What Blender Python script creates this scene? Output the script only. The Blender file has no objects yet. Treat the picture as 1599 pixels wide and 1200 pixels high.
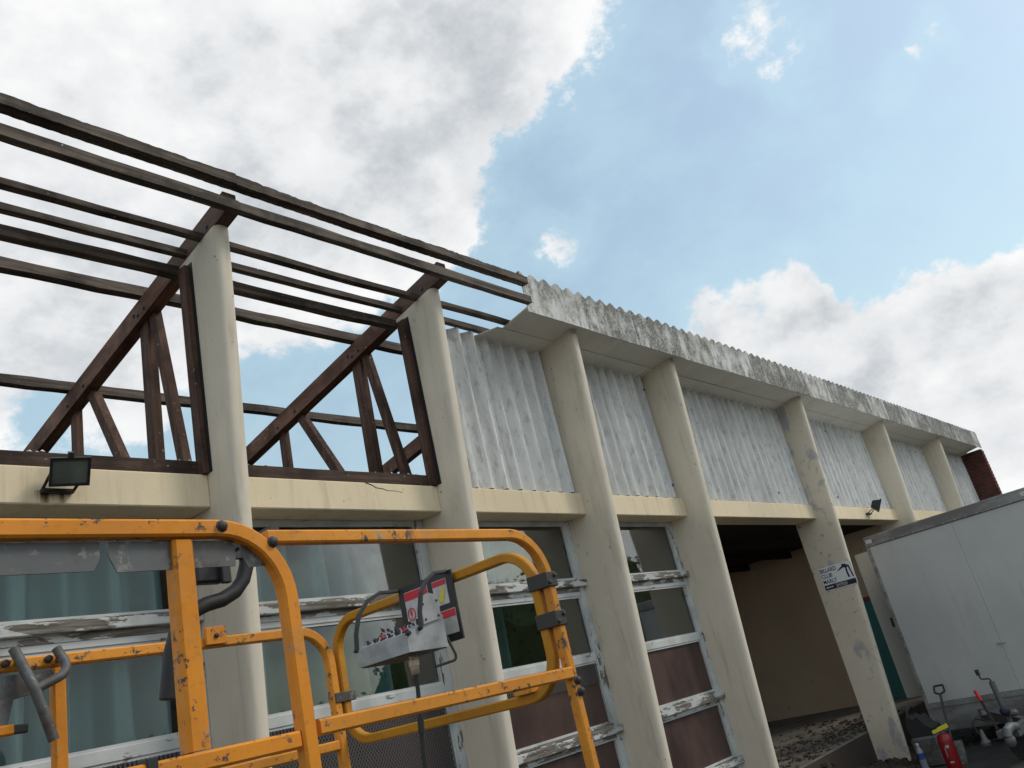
import bpy, bmesh, math, random
from mathutils import Vector, Matrix
R = math.radians
random.seed(7)
sc = bpy.context.scene
col = sc.collection

# ------------------------------------------------------------------ camera
cam_d = bpy.data.cameras.new('camera'); cam = bpy.data.objects.new('camera', cam_d); col.objects.link(cam)
yaw, pitch, roll = R(52.798), R(20.447), R(-13.668)
fwd = Vector((math.cos(pitch)*math.sin(yaw), math.cos(pitch)*math.cos(yaw), math.sin(pitch)))
rt = Vector((math.cos(yaw), -math.sin(yaw), 0)); up = rt.cross(fwd)
cr = math.cos(roll)*rt + math.sin(roll)*up
cu = -math.sin(roll)*rt + math.cos(roll)*up
m = Matrix((cr, cu, -fwd)).transposed().to_4x4(); m.translation = (0, 0, 1.6)
cam.matrix_world = m
cam_d.sensor_fit = 'HORIZONTAL'; cam_d.sensor_width = 36
cam_d.lens = 36*1301.3/1599
cam_d.clip_start = 0.05; cam_d.clip_end = 2000
sc.camera = cam

# ------------------------------------------------------------------ world: blue sky with broken cumulus
SUN_EL, SUN_AZ = 44.0, 138.0
SUN_DIR = Vector((math.cos(R(SUN_EL))*math.sin(R(SUN_AZ)), math.cos(R(SUN_EL))*math.cos(R(SUN_AZ)), math.sin(R(SUN_EL))))
W = bpy.data.worlds.new('World'); sc.world = W; W.use_nodes = True
nt = W.node_tree; nt.nodes.clear()
def N(t, **k):
    n = nt.nodes.new(t)
    for a, b in k.items(): setattr(n, a, b)
    return n
def L(a, b): nt.links.new(a, b)
def MATH(op, a, b=None, c=None, clamp=False):
    n = N('ShaderNodeMath', operation=op, use_clamp=clamp)
    for i, v in enumerate((a, b, c)):
        if v is None: continue
        if isinstance(v, (int, float)): n.inputs[i].default_value = v
        else: L(v, n.inputs[i])
    return n.outputs[0]
def MAPR(v, a, b, c, d, smooth=True):
    n = N('ShaderNodeMapRange', interpolation_type='SMOOTHSTEP' if smooth else 'LINEAR')
    L(v, n.inputs[0])
    for i, q in enumerate((a, b, c, d)): n.inputs[i+1].default_value = q
    return n.outputs[0]
sky = N('ShaderNodeTexSky', sky_type='NISHITA', sun_disc=False)
sky.sun_elevation = R(SUN_EL); sky.sun_rotation = R(SUN_AZ)
sky.air_density = 1.6; sky.dust_density = 2.0; sky.ozone_density = 1.0
tc = N('ShaderNodeTexCoord')
nrm = N('ShaderNodeVectorMath', operation='NORMALIZE'); L(tc.outputs['Generated'], nrm.inputs[0])
V0 = nrm.outputs[0]
# warp the direction so that no cloud edge is a clean curve
wn = N('ShaderNodeTexNoise'); wn.inputs['Scale'].default_value = 7; wn.inputs['Detail'].default_value = 6; wn.inputs['Roughness'].default_value = .6
L(V0, wn.inputs['Vector'])
ws = N('ShaderNodeVectorMath', operation='SUBTRACT'); L(wn.outputs['Color'], ws.inputs[0]); ws.inputs[1].default_value = (.5, .5, .5)
wm = N('ShaderNodeVectorMath', operation='SCALE'); L(ws.outputs[0], wm.inputs[0]); wm.inputs['Scale'].default_value = 0.15
wa = N('ShaderNodeVectorMath', operation='ADD'); L(V0, wa.inputs[0]); L(wm.outputs[0], wa.inputs[1])
wz = N('ShaderNodeVectorMath', operation='NORMALIZE'); L(wa.outputs[0], wz.inputs[0]); VW = wz.outputs[0]
# cloud masses: direction, angular radius, weight (positive = cloud, negative = clear air)
MASS = [(0.317,0.665,0.676,18,1),(0.501,0.506,0.702,15.6,1),(0.644,0.342,0.685,7.6,1.1),(0.762,0.222,0.608,6,-.8),(0.597,0.541,0.592,7.2,1.0),(0.70,0.40,0.585,5.0,-1.6),
 (0.31,0.8,0.513,12.4,0.9),(0.463,0.728,0.506,8.2,0.7),(0.941,0.194,0.277,9.1,1.1),(0.969,0.103,0.224,8.3,1.1),(0.888,0.323,0.329,4.6,0.9),
 (0.816,0.25,0.521,14,-1.1),(0.887,0.067,0.458,11,-1.3),(0.86,-0.08,0.50,9,-.8),(0.617,0.691,0.377,9.0,-1.3),(0.68,0.60,0.42,6.0,-.7),(0.395,0.85,0.347,6.0,-1.1),(0.907,0.12,0.415,4.5,-1.0),(0.921,0.087,0.384,3.0,-.4),(0.91,0.222,0.34,4.5,.9),(0.88,0.31,0.335,3.2,.5),(0.946,0.11,0.300,5.0,.7),(0.83,0.30,0.46,5,-.8),
 (0.748,0.466,0.473,6.5,-1.3),(0.433,0.56,0.707,3.0,-0.5),
 (0.792,0.166,0.588,3.0,2.8),(0.864,0.088,0.496,2.0,3.0),(0.859,0.025,0.511,2.0,3.0),(0.751,0.447,0.485,2.6,2.3)]
def mass_sum(vec):
    tot = None
    for x, y, z, r, w in MASS:
        d = N('ShaderNodeVectorMath', operation='DOT_PRODUCT'); L(vec, d.inputs[0]); d.inputs[1].default_value = (x, y, z)
        v = MAPR(d.outputs['Value'], math.cos(R(r*1.5)), math.cos(R(r*0.2)), 0, w)
        tot = v if tot is None else MATH('ADD', tot, v)
    return tot
def fbm(vec, scale, detail, rough, off=(0, 0, 0), stretch=(1, 1, 1.5)):
    mp = N('ShaderNodeMapping'); L(vec, mp.inputs['Vector']); mp.inputs['Location'].default_value = off; mp.inputs['Scale'].default_value = stretch
    n = N('ShaderNodeTexNoise'); n.inputs['Scale'].default_value = scale; n.inputs['Detail'].default_value = detail; n.inputs['Roughness'].default_value = rough
    L(mp.outputs[0], n.inputs['Vector']); return n.outputs['Fac']
ms = mass_sum(VW)
f1 = MATH('ADD', MATH('MULTIPLY', fbm(V0, 4.6, 8, .62, off=(.6, 0, .2)), .72), MATH('MULTIPLY', fbm(V0, 15, 6, .68, off=(2, 6, 1)), .34))
ms = MATH('MULTIPLY', MATH('TANH', MATH('MULTIPLY', ms, .9)), .22)
dens = MATH('ADD', ms, f1)              # about .24 .. .76
alpha = MAPR(dens, 0.49, 0.60, 0, 1)
veil = MAPR(dens, 0.18, 0.54, 0.24, 0.48)                            # thin high haze, denser round the masses
# light on the clouds: compare density here with density a little nearer the sun
o = SUN_DIR*0.07
f2 = fbm(V0, 4.6, 5, .58, off=(.6+o.x, o.y, .2+o.z*1.5))
f1b = fbm(V0, 4.6, 5, .58, off=(.6, 0, .2))
lit = MAPR(MATH('SUBTRACT', f1b, f2), -0.13, 0.13, 0, 1)
core = MAPR(dens, 0.56, 0.88, 1, 0)                              # thick middles are greyer
big = MAPR(fbm(V0, 2.6, 4, .5, off=(3, 1, 7)), .36, .62, 0, 1)
sh = MATH('ADD', MATH('ADD', MATH('MULTIPLY', lit, .42), MATH('MULTIPLY', core, .36)), MATH('MULTIPLY', big, .34))
ramp = N('ShaderNodeValToRGB'); L(sh, ramp.inputs[0])
e = ramp.color_ramp.elements
e[0].position = 0.12; e[0].color = (.50, .545, .59, 1)
e[1].position = 0.88; e[1].color = (1.02, 1.02, 1.02, 1)
x = ramp.color_ramp.elements.new(.5); x.color = (.83, .85, .87, 1)
bg1 = N('ShaderNodeBackground'); L(sky.outputs[0], bg1.inputs[0]); bg1.inputs[1].default_value = 0.15
bgv = N('ShaderNodeBackground'); bgv.inputs[0].default_value = (.66, .91, 1.0, 1); bgv.inputs[1].default_value = 1.0
bg2 = N('ShaderNodeBackground'); L(ramp.outputs[0], bg2.inputs[0]); bg2.inputs[1].default_value = 1.0
mv = N('ShaderNodeMixShader'); L(veil, mv.inputs[0]); L(bg1.outputs[0], mv.inputs[1]); L(bgv.outputs[0], mv.inputs[2])
mx = N('ShaderNodeMixShader'); L(alpha, mx.inputs[0]); L(mv.outputs[0], mx.inputs[1]); L(bg2.outputs[0], mx.inputs[2])
wo = N('ShaderNodeOutputWorld'); L(mx.outputs[0], wo.inputs[0])

# ------------------------------------------------------------------ sun (veiled by the cloud bank) and exposure
sd = bpy.data.lights.new('sun', 'SUN'); sd.energy = 1.25; sd.angle = R(14); sd.color = (1, .93, .82)
so = bpy.data.objects.new('sun', sd); col.objects.link(so)
so.rotation_euler = SUN_DIR.to_track_quat('Z', 'Y').to_euler(); so.location = (0, 0, 30)
sc.view_settings.view_transform = 'Standard'; sc.view_settings.look = 'None'
sc.view_settings.exposure = -0.06; sc.view_settings.gamma = 1.0; sc.view_settings.use_curve_mapping = False
sc.render.engine = 'CYCLES'

# ------------------------------------------------------------------ materials
MATS = {}
class Mt:
    """small node-graph helper"""
    def __init__(s, name, rough=.8, metal=0.0, spec=.5):
        s.m = bpy.data.materials.new(name); s.m.use_nodes = True; s.t = s.m.node_tree
        s.b = s.t.nodes['Principled BSDF']; s.b.inputs['Roughness'].default_value = rough
        s.b.inputs['Metallic'].default_value = metal; s.b.inputs['Specular IOR Level'].default_value = spec
        s.tc = s.t.nodes.new('ShaderNodeTexCoord'); MATS[name] = s.m
        g = s.t.nodes.new('ShaderNodeNewGeometry'); s.pos = g.outputs['Position']; s.geo = g
    def n(s, t, **k):
        q = s.t.nodes.new(t)
        for a, b in k.items(): setattr(q, a, b)
        return q
    def l(s, a, b): s.t.links.new(a, b)
    def noise(s, scale=5, detail=6, rough=.55, stretch=(1, 1, 1), off=(0, 0, 0), dist=0):
        mp = s.n('ShaderNodeMapping'); s.l(s.pos, mp.inputs[0]); mp.inputs['Scale'].default_value = stretch; mp.inputs['Location'].default_value = off
        q = s.n('ShaderNodeTexNoise'); s.l(mp.outputs[0], q.inputs['Vector'])
        q.inputs['Scale'].default_value = scale; q.inputs['Detail'].default_value = detail; q.inputs['Roughness'].default_value = rough; q.inputs['Distortion'].default_value = dist
        return q.outputs['Fac']
    def step(s, v, a, b, c=0, d=1):
        q = s.n('ShaderNodeMapRange', interpolation_type='SMOOTHSTEP'); s.l(v, q.inputs[0])
        for i, z in enumerate((a, b, c, d)): q.inputs[i+1].default_value = z
        return q.outputs[0]
    def mul(s, a, b, op='MULTIPLY'):
        q = s.n('ShaderNodeMath', operation=op, use_clamp=True)
        for i, v in enumerate((a, b)):
            if isinstance(v, (int, float)): q.inputs[i].default_value = v
            else: s.l(v, q.inputs[i])
        return q.outputs[0]
    def mix(s, f, a, b):
        q = s.n('ShaderNodeMix', data_type='RGBA')
        if isinstance(f, (int, float)): q.inputs[0].default_value = f
        else: s.l(f, q.inputs[0])
        for i, v in ((6, a), (7, b)):
            if isinstance(v, tuple): q.inputs[i].default_value = (*v, 1)
            else: s.l(v, q.inputs[i])
        return q.outputs[2]
    def base(s, v):
        if isinstance(v, tuple): s.b.inputs['Base Color'].default_value = (*v, 1)
        else: s.l(v, s.b.inputs['Base Color'])
        return s
    def bump(s, h, st=.3, dist=.01):
        q = s.n('ShaderNodeBump'); q.inputs['Strength'].default_value = st; q.inputs['Distance'].default_value = dist
        s.l(h, q.inputs['Height']); s.l(q.outputs[0], s.b.inputs['Normal']); return s
    def rough(s, v): s.l(v, s.b.inputs['Roughness']); return s

def plaster(name, c, dirt, marks, amount=.25):
    t = Mt(name, .85, spec=.25)
    a = t.noise(1.4, 6, .6); b = t.noise(7, 8, .65, (1, 1, .22)); c3 = t.noise(26, 4, .6, off=(3, 3, 3))
    v = t.mix(t.step(a, .3, .75), c, tuple(q*.88 for q in c))
    v = t.mix(t.mul(t.step(b, .52, .78), amount), v, dirt)
    v = t.mix(t.mul(t.step(t.noise(13, 6, .6, (1, 1, .07), off=(7, 3, 1)), .52, .70), .32), v, dirt)
    spots = t.mul(t.step(c3, .66, .72), t.step(t.noise(2.3, 3, .5, off=(9, 2, 4)), .47, .58))
    v = t.mix(t.mul(spots, .75), v, marks)
    t.base(v).bump(t.noise(60, 5, .6), .25, .004)
    return t
plaster('column_paint', (.76, .68, .56), (.36, .32, .25), (.12, .11, .10), .48)
plaster('beam_paint', (.82, .69, .485), (.42, .34, .21), (.16, .13, .10), .38)
# entrance column: scuffed, with bluish paint stains
t = Mt('column_paint_scuffed', .85, spec=.25)
a = t.noise(1.4, 6, .6); v = t.mix(t.step(a, .3, .75), (.74, .66, .54), (.66, .585, .475))
v = t.mix(t.mul(t.step(t.noise(3.2, 7, .62, (1, 1.6, .8), off=(1, 5, 2)), .54, .64), .6), v, (.27, .29, .40))
v = t.mix(t.mul(t.step(t.noise(14, 6, .7, off=(4, 1, 1)), .60, .68), .7), v, (.17, .16, .15))
t.base(v).bump(t.noise(60, 5, .6), .25, .004)
# asbestos cement cladding: pale grey with vertical streaks
t = Mt('cladding_cement', .9, spec=.2)
oi = t.n('ShaderNodeObjectInfo')
s1 = t.noise(11, 8, .66, (1, 0, .10)); s2 = t.noise(2.2, 5, .6, (1, 0, 1), off=(5, 5, 5)); s3 = t.noise(34, 6, .7, (1, 0, .22)); s4 = t.noise(70, 4, .7, (1, 0, .8))
v = t.mix(t.step(s1, .38, .66), (.80, .79, .77), (.56, .555, .545))
v = t.mix(t.mul(t.step(s2, .40, .68), .35), v, (.76, .76, .75))
v = t.mix(t.mul(t.step(s3, .50, .66), .65), v, (.35, .345, .335))
v = t.mix(t.mul(t.step(s4, .64, .70), .6), v, (.20, .20, .20))
v = t.mix(t.mul(oi.outputs['Random'], .28), v, (.50, .50, .49))
t.base(v).bump(s4, .2, .003)
# fascia: the same sheet outdoors for decades, black lichen
t = Mt('fascia_cement', .92, spec=.2)
oi = t.n('ShaderNodeObjectInfo')
s1 = t.noise(7, 10, .74, (1, 1, .5), off=(2, 0, 1)); s2 = t.noise(3, 5, .6); s3 = t.noise(45, 6, .75)
lo = t.mul(s1, t.step(oi.outputs['Random'], 0, 1, -.07, .07), 'ADD')
k = t.mul(t.mul(t.step(lo, .34, .58), t.step(s3, .34, .56, .3, 1)), .85)
v = t.mix(t.step(s2, .35, .65), (.70, .70, .68), (.50, .49, .45))
v = t.mix(k, v, (.075, .07, .06))
t.base(v).bump(s3, .5, .006)
t = Mt('soffit_paint', .8, spec=.3)
v = t.mix(t.step(t.noise(3, 6, .6), .35, .7), (.80, .775, .69), (.71, .68, .60))
t.base(v).bump(t.noise(20, 4, .5), .15, .004)
def timber(name, c1, c2, fleck, ax):
    st = {'x': (.06, 1, 1), 'z': (1, 1, .06), 'y': (1, .06, .2)}[ax]
    t = Mt(name, .78, spec=.25)
    g = t.noise(30, 8, .68, st); b = t.noise(3.5, 6, .6, off=(2, 7, 3))
    v = t.mix(t.step(g, .35, .68), c1, c2)
    v = t.mix(t.mul(t.step(b, .46, .64), .75), v, tuple(q*.5 for q in c1))
    v = t.mix(t.mul(t.step(t.noise(50, 3, .5, off=(1, 8, 6)), .69, .73), t.step(t.noise(4, 3, .5, off=(8, 8, 1)), .46, .56)), v, fleck)
    if ax == 'y':
        sp = t.n('ShaderNodeSeparateXYZ'); t.l(t.pos, sp.inputs[0])
        q = t.mul(t.mul(t.step(sp.outputs[1], 3.75, 4.15, 1, 0), t.step(t.noise(6, 6, .6), .25, .5, .5, 1)), .6); v = t.mix(q, v, t.mix(g, (.035, .030, .028), (.10, .085, .075)))
    t.base(v).bump(g, .6, .008); return t
timber('purlin_timber', (.062, .048, .040), (.185, .15, .122), (.55, .54, .5), 'x')
timber('truss_timber', (.125, .060, .040), (.25, .13, .085), (.5, .47, .42), 'y')
timber('truss_timber_upright', (.070, .037, .027), (.15, .083, .058), (.5, .47, .42), 'z')
timber('sill_timber', (.050, .030, .024), (.11, .07, .055), (.55, .53, .5), 'x')
def peeling(name, ax, lo, hi):
    st = {'x': (.28, 1, 1), 'z': (1, 1, .3)}[ax]
    t = Mt(name, .7, spec=.3)
    p = t.noise(16, 9, .68, st, off=(4, 2, 9)); k = t.step(p, lo, hi)
    wood = t.mix(t.step(t.noise(60, 6, .6, tuple(q*q for q in st)), .35, .65), (.10, .085, .07), (.23, .21, .185))
    v = t.mix(k, wood, t.mix(t.step(t.noise(5, 4, .5), .4, .7), (.56, .57, .565), (.42, .43, .425)))
    t.base(v).bump(k, .6, .004); return t
peeling('frame_paint_across', 'x', .36, .38); peeling('frame_paint_upright', 'z', .40, .42); peeling('sill_paint', 'x', .50, .53)
# glass: thin pane, what it reflects follows the angle
def glass(name, tint, body=None, amt=0.0, rough=0.0):
    mm = bpy.data.materials.new(name); mm.use_nodes = True; q = mm.node_tree; q.nodes.clear(); MATS[name] = mm
    fr = q.nodes.new('ShaderNodeFresnel'); fr.inputs[0].default_value = 1.52
    tr = q.nodes.new('ShaderNodeBsdfTransparent'); tr.inputs[0].default_value = (*tint, 1)
    gl = q.nodes.new('ShaderNodeBsdfGlossy'); gl.inputs['Roughness'].default_value = rough
    a = tr.outputs[0]
    if body:
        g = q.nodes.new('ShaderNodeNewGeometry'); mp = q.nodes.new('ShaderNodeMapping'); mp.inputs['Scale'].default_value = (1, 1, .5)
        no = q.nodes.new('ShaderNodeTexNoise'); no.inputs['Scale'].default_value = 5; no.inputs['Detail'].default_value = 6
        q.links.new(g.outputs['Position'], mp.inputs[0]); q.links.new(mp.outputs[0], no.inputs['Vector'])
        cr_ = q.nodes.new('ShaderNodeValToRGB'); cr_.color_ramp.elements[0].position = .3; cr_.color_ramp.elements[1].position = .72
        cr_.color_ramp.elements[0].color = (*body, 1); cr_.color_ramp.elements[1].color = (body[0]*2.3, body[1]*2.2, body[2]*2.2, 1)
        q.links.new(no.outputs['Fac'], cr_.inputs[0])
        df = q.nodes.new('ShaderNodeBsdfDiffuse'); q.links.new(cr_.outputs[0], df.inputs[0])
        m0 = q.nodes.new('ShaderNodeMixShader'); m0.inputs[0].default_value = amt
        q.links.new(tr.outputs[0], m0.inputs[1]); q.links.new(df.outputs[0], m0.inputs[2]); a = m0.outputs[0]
    mu = q.nodes.new('ShaderNodeMath'); mu.operation = 'MULTIPLY'; mu.inputs[1].default_value = 0.7; mu.use_clamp = True   # two glass surfaces
    q.links.new(fr.outputs[0], mu.inputs[0])
    m1 = q.nodes.new('ShaderNodeMixShader'); q.links.new(mu.outputs[0], m1.inputs[0]); q.links.new(a, m1.inputs[1]); q.links.new(gl.outputs[0], m1.inputs[2])
    ou = q.nodes.new('ShaderNodeOutputMaterial'); q.links.new(m1.outputs[0], ou.inputs[0])
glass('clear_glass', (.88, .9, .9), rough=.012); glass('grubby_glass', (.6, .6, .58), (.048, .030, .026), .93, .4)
glass('lamp_glass', (.7, .75, .7), (.10, .115, .10), .75, .05)
t = Mt('curtain_cloth', .9, spec=.1); t.base(t.mix(t.step(t.noise(3, 4, .5, (2, 1, .3)), .35, .7), (.30, .50, .505), (.22, .41, .42)))
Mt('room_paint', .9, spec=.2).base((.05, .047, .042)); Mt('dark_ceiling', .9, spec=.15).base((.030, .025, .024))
t = Mt('porch_paint', .9, spec=.2)
v = t.mix(t.step(t.noise(1.1, 6, .6), .3, .7), (.64, .50, .37), (.55, .43, .31)); v = t.mix(t.mul(t.step(t.noise(9, 6, .65), .62, .72), .5), v, (.2, .14, .10))
t.base(v).bump(t.noise(25, 4, .6), .2, .004)
Mt('teal_paint', .6, spec=.4).base((.06, .23, .24)); Mt('red_trim', .7).base((.25, .08, .06))
t = Mt('floor_concrete', .9, spec=.2); t.base(t.mix(t.step(t.noise(2.5, 8, .65), .35, .7), (.20, .18, .155), (.11, .10, .088))).bump(t.noise(30, 6, .6), .4, .006)
t = Mt('asphalt', .92, spec=.25); t.base(t.mix(t.step(t.noise(3, 8, .65), .35, .7), (.055, .053, .052), (.035, .033, .033))).bump(t.noise(120, 4, .7), .5, .01)
Mt('rubble', .95, spec=.15).base(MATS and (.07, .055, .045))
t = Mt('brick', .9, spec=.2); t.base(t.mix(t.step(t.noise(6, 5, .6), .35, .7), (.13, .048, .038), (.075, .030, .026))).bump(t.noise(50, 5, .6), .3, .004)
Mt('mortar', .95, spec=.1).base((.15, .125, .11))
# lift: chipped orange paint
def chipped(name, c, seed, steel=(.075, .06, .058), am=.60):
    t = Mt(name, .55, spec=.35)
    big = t.noise(5.5, 4, .55, off=(seed, 2, 1)); fine = t.noise(34, 9, .74, off=(1, seed, 4)); wear = t.noise(9, 8, .72, (.7, .7, .7), off=(seed, seed, 2)); fade = t.noise(2.4, 5, .6, off=(seed, 1, 1)); grime = t.noise(60, 5, .7)
    v = t.mix(t.step(fade, .35, .65), c, tuple(q*.74 for q in c))
    v = t.mix(t.mul(t.step(wear, .56, .68), .45), v, (.46, .30, .17))                 # rubbed, chalky
    v = t.mix(t.mul(t.step(grime, .52, .72), .28), v, (.16, .07, .03))
    sp_ = t.mul(t.step(wear, .63, .68), t.step(fine, .42, .50)); v = t.mix(t.mul(sp_, .85), v, (.30, .28, .27))   # scraped to grey
    chip = t.mul(t.step(fine, am-.02, am+.01), t.step(big, .43, .56))
    v = t.mix(chip, v, steel); t.base(v)
    t.rough(t.step(t.noise(20, 5, .6), .3, .7, .45, .75)); t.bump(t.mul(chip, sp_, 'MAXIMUM'), .35, .003)
chipped('orange_paint', (.74, .265, .018), 1.3); chipped('orange_paint_rail', (.76, .295, .03), 6.1, am=.585); chipped('amber_paint', (.62, .27, .014), 3.7, am=.66)
t = Mt('worn_steel', .6, .3); v = t.mix(t.step(t.noise(9, 7, .65), .4, .65), (.12, .125, .13), (.075, .06, .05)); t.base(t.mix(t.mul(t.step(t.noise(30, 6, .7), .56, .66), .6), v, (.30, .29, .27)))
Mt('dark_steel', .55, .3).base((.05, .045, .045)); Mt('black_rubber', .6).base((.018, .018, .020)); Mt('black_plastic', .5).base((.022, .022, .026))
t = Mt('box_grey', .5, .1); t.base(t.mix(t.step(t.noise(14, 6, .6), .4, .7), (.40, .42, .44), (.28, .29, .30)))
t = Mt('white_print', .6); t.base(t.mix(t.step(t.noise(30, 6, .65), .4, .7), (.60, .60, .59), (.46, .45, .44))); Mt('sign_white', .5).base((.85, .86, .87)); Mt('red_print', .55).base((.62, .03, .05)); Mt('yellow_print', .55).base((.72, .62, .05)); Mt('navy_print', .6).base((.018, .02, .055))
Mt('blue_print', .5).base((.03, .06, .22)); Mt('brass', .4, .7).base((.5, .44, .33))
t = Mt('trailer_white', .42, spec=.45); v = t.mix(t.step(t.noise(1.3, 5, .55), .3, .7), (.58, .59, .59), (.50, .515, .515))
v = t.mix(t.mul(t.step(t.noise(9, 8, .66, (1, 1, .12)), .5, .75), .35), v, (.36, .36, .35)); v = t.mix(t.mul(t.step(t.noise(40, 4, .6), .70, .75), .5), v, (.2, .19, .18))
t.base(v).bump(t.noise(1.6, 2, .4), .12, .03)
t = Mt('trailer_trim', .5, .35); t.base(t.mix(t.step(t.noise(5, 6, .65, (1, .3, 1)), .4, .62), (.32, .33, .335), (.20, .19, .19)))
Mt('aluminium', .35, .8).base((.55, .57, .58)); Mt('galvanised', .6, .5).base((.14, .145, .15))
t = Mt('floodlight_black', .5, .2); t.base((.02, .022, .028))
Mt('extinguisher_red', .35, spec=.5).base((.24, .008, .010)); Mt('wood_shaft', .7).base((.22, .16, .10)); Mt('bottle_plastic', .2).base((.22, .25, .28))
t = Mt('leaf', .7, spec=.2); t.base(t.mix(t.step(t.noise(2, 3, .5), .35, .7), (.045, .075, .025), (.075, .105, .035)))
Mt('bark', .9).base((.10, .08, .06)); Mt('plaster_crumb', .95).base((.66, .65, .62)); t = Mt('rust_stain', .95, spec=.1); t.base((.15, .062, .028))
sx_ = t.n('ShaderNodeSeparateXYZ'); t.l(t.pos, sx_.inputs[0])
k = t.mul(t.step(t.noise(26, 3, .5, (1, 1, .05)), .42, .66), t.step(sx_.outputs[0], 1.432, 1.47)); k = t.mul(k, t.step(sx_.outputs[0], 1.648, 1.61)); k = t.mul(t.mul(k, t.step(sx_.outputs[2], 2.885, 2.94, .35, 1)), .8)
t.l(k, t.b.inputs['Alpha'])

# ------------------------------------------------------------------ geometry helpers
def wloc(o):
    v = Vector((0, 0, 0))
    while o is not None: v = v + o.location; o = o.parent
    return v
class MB:
    def __init__(s, T=None): s.v = []; s.f = []; s.T = T; s.sm = []
    def add(s, vs, fs, smooth=False):
        k = len(s.v); s.v += [tuple(s.T @ Vector(p)) if s.T else tuple(p) for p in vs]
        s.f += [tuple(i+k for i in f) for f in fs]; s.sm += [smooth]*len(fs); return s
    def box(s, x0, x1, y0, y1, z0, z1, ch=0.0):
        if ch <= 0:
            vs = [(x, y, z) for z in (z0, z1) for y in (y0, y1) for x in (x0, x1)]
            return s.add(vs, [(0,2,3,1),(4,5,7,6),(0,1,5,4),(2,6,7,3),(0,4,6,2),(1,3,7,5)])
        X, Y, Z = (x0, x1), (y0, y1), (z0, z1); g = (1, -1); vs = []; idx = {}
        for i in (0, 1):
            for j in (0, 1):
                for k in (0, 1):
                    c = (X[i], Y[j], Z[k]); d = (g[i]*ch, g[j]*ch, g[k]*ch)
                    for a in range(3):
                        p = tuple(c[q]+(d[q] if q != a else 0) for q in range(3)); idx[i, j, k, a] = len(vs); vs.append(p)
        fs = []
        for i in (0, 1):
            fs.append([idx[i,0,0,0],idx[i,1,0,0],idx[i,1,1,0],idx[i,0,1,0]]); fs.append([idx[0,i,0,1],idx[1,i,0,1],idx[1,i,1,1],idx[0,i,1,1]]); fs.append([idx[0,0,i,2],idx[1,0,i,2],idx[1,1,i,2],idx[0,1,i,2]])
        for i in (0, 1):
            for j in (0, 1):
                fs.append([idx[i,j,0,0],idx[i,j,1,0],idx[i,j,1,1],idx[i,j,0,1]]); fs.append([idx[i,0,j,0],idx[i,1,j,0],idx[i,1,j,2],idx[i,0,j,2]]); fs.append([idx[0,i,j,1],idx[1,i,j,1],idx[1,i,j,2],idx[0,i,j,2]])
                for k in (0, 1): fs.append([idx[i,j,k,0],idx[i,j,k,1],idx[i,j,k,2]])
        return s.add(vs, fs)
    def bar(s, a, b, w, h, upv=(0, 0, 1)):
        """rectangular bar from a to b; w across, h along upv"""
        a, b = Vector(a), Vector(b); t = (b-a).normalized(); u = Vector(upv); u = (u - t*u.dot(t)).normalized(); q = t.cross(u)
        vs = [p + q*sx*w/2 + u*sy*h/2 for p in (a, b) for sy in (-1, 1) for sx in (-1, 1)]
        return s.add(vs, [(0,2,3,1),(4,5,7,6),(0,1,5,4),(2,6,7,3),(0,4,6,2),(1,3,7,5)])
    def prism(s, poly, fn0, fn1):
        """poly: 2-D outline; fn0/fn1 turn (u, v) into the two end faces"""
        n = len(poly); vs = [fn0(*p) for p in poly] + [fn1(*p) for p in poly]
        return s.add(vs, [tuple(range(n))[::-1], tuple(range(n, 2*n))] + [(i, (i+1) % n, n+(i+1) % n, n+i) for i in range(n)])
    def sweep(s, pts, sec, nrm=None, closed=False, smooth=True, caps=True):
        pts = [Vector(p) for p in pts]; n = len(pts); k = len(sec); vs = []
        u = None
        for i, p in enumerate(pts):
            if closed: t = (pts[(i+1) % n]-pts[i-1]).normalized()
            else: t = (pts[min(i+1, n-1)]-pts[max(i-1, 0)]).normalized()
            if nrm is not None: u = Vector(nrm); 
            else:
                if u is None: u = Vector((0, 0, 1)) if abs(t.z) < .9 else Vector((1, 0, 0))
            u = (u - t*u.dot(t)).normalized(); q = t.cross(u)
            for a, b in sec: vs.append(p + q*a + u*b)
        fs = []
        for i in range(n if closed else n-1):
            j = (i+1) % n
            for c in range(k): d = (c+1) % k; fs.append((i*k+c, i*k+d, j*k+d, j*k+c))
        s.add(vs, fs, smooth)
        if caps and not closed: 
            s.f += [tuple(len(s.v)-n*k+c for c in range(k))[::-1], tuple(len(s.v)-k+c for c in range(k))]; s.sm += [False, False]
        return s
    def lathe(s, c, prof, seg=16, axis='z'):
        vs = []; fs = []
        for r, h in prof:
            for i in range(seg):
                a = 2*math.pi*i/seg; p = (r*math.cos(a), r*math.sin(a), h)
                if axis == 'x': p = (h, p[0], p[1])
                if axis == 'y': p = (p[0], h, p[1])
                vs.append((c[0]+p[0], c[1]+p[1], c[2]+p[2]))
        for j in range(len(prof)-1):
            for i in range(seg): fs.append((j*seg+i, j*seg+(i+1) % seg, (j+1)*seg+(i+1) % seg, (j+1)*seg+i))
        fs.append(tuple(range(seg))[::-1]); fs.append(tuple((len(prof)-1)*seg+i for i in range(seg)))
        return s.add(vs, fs, True)
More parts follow.
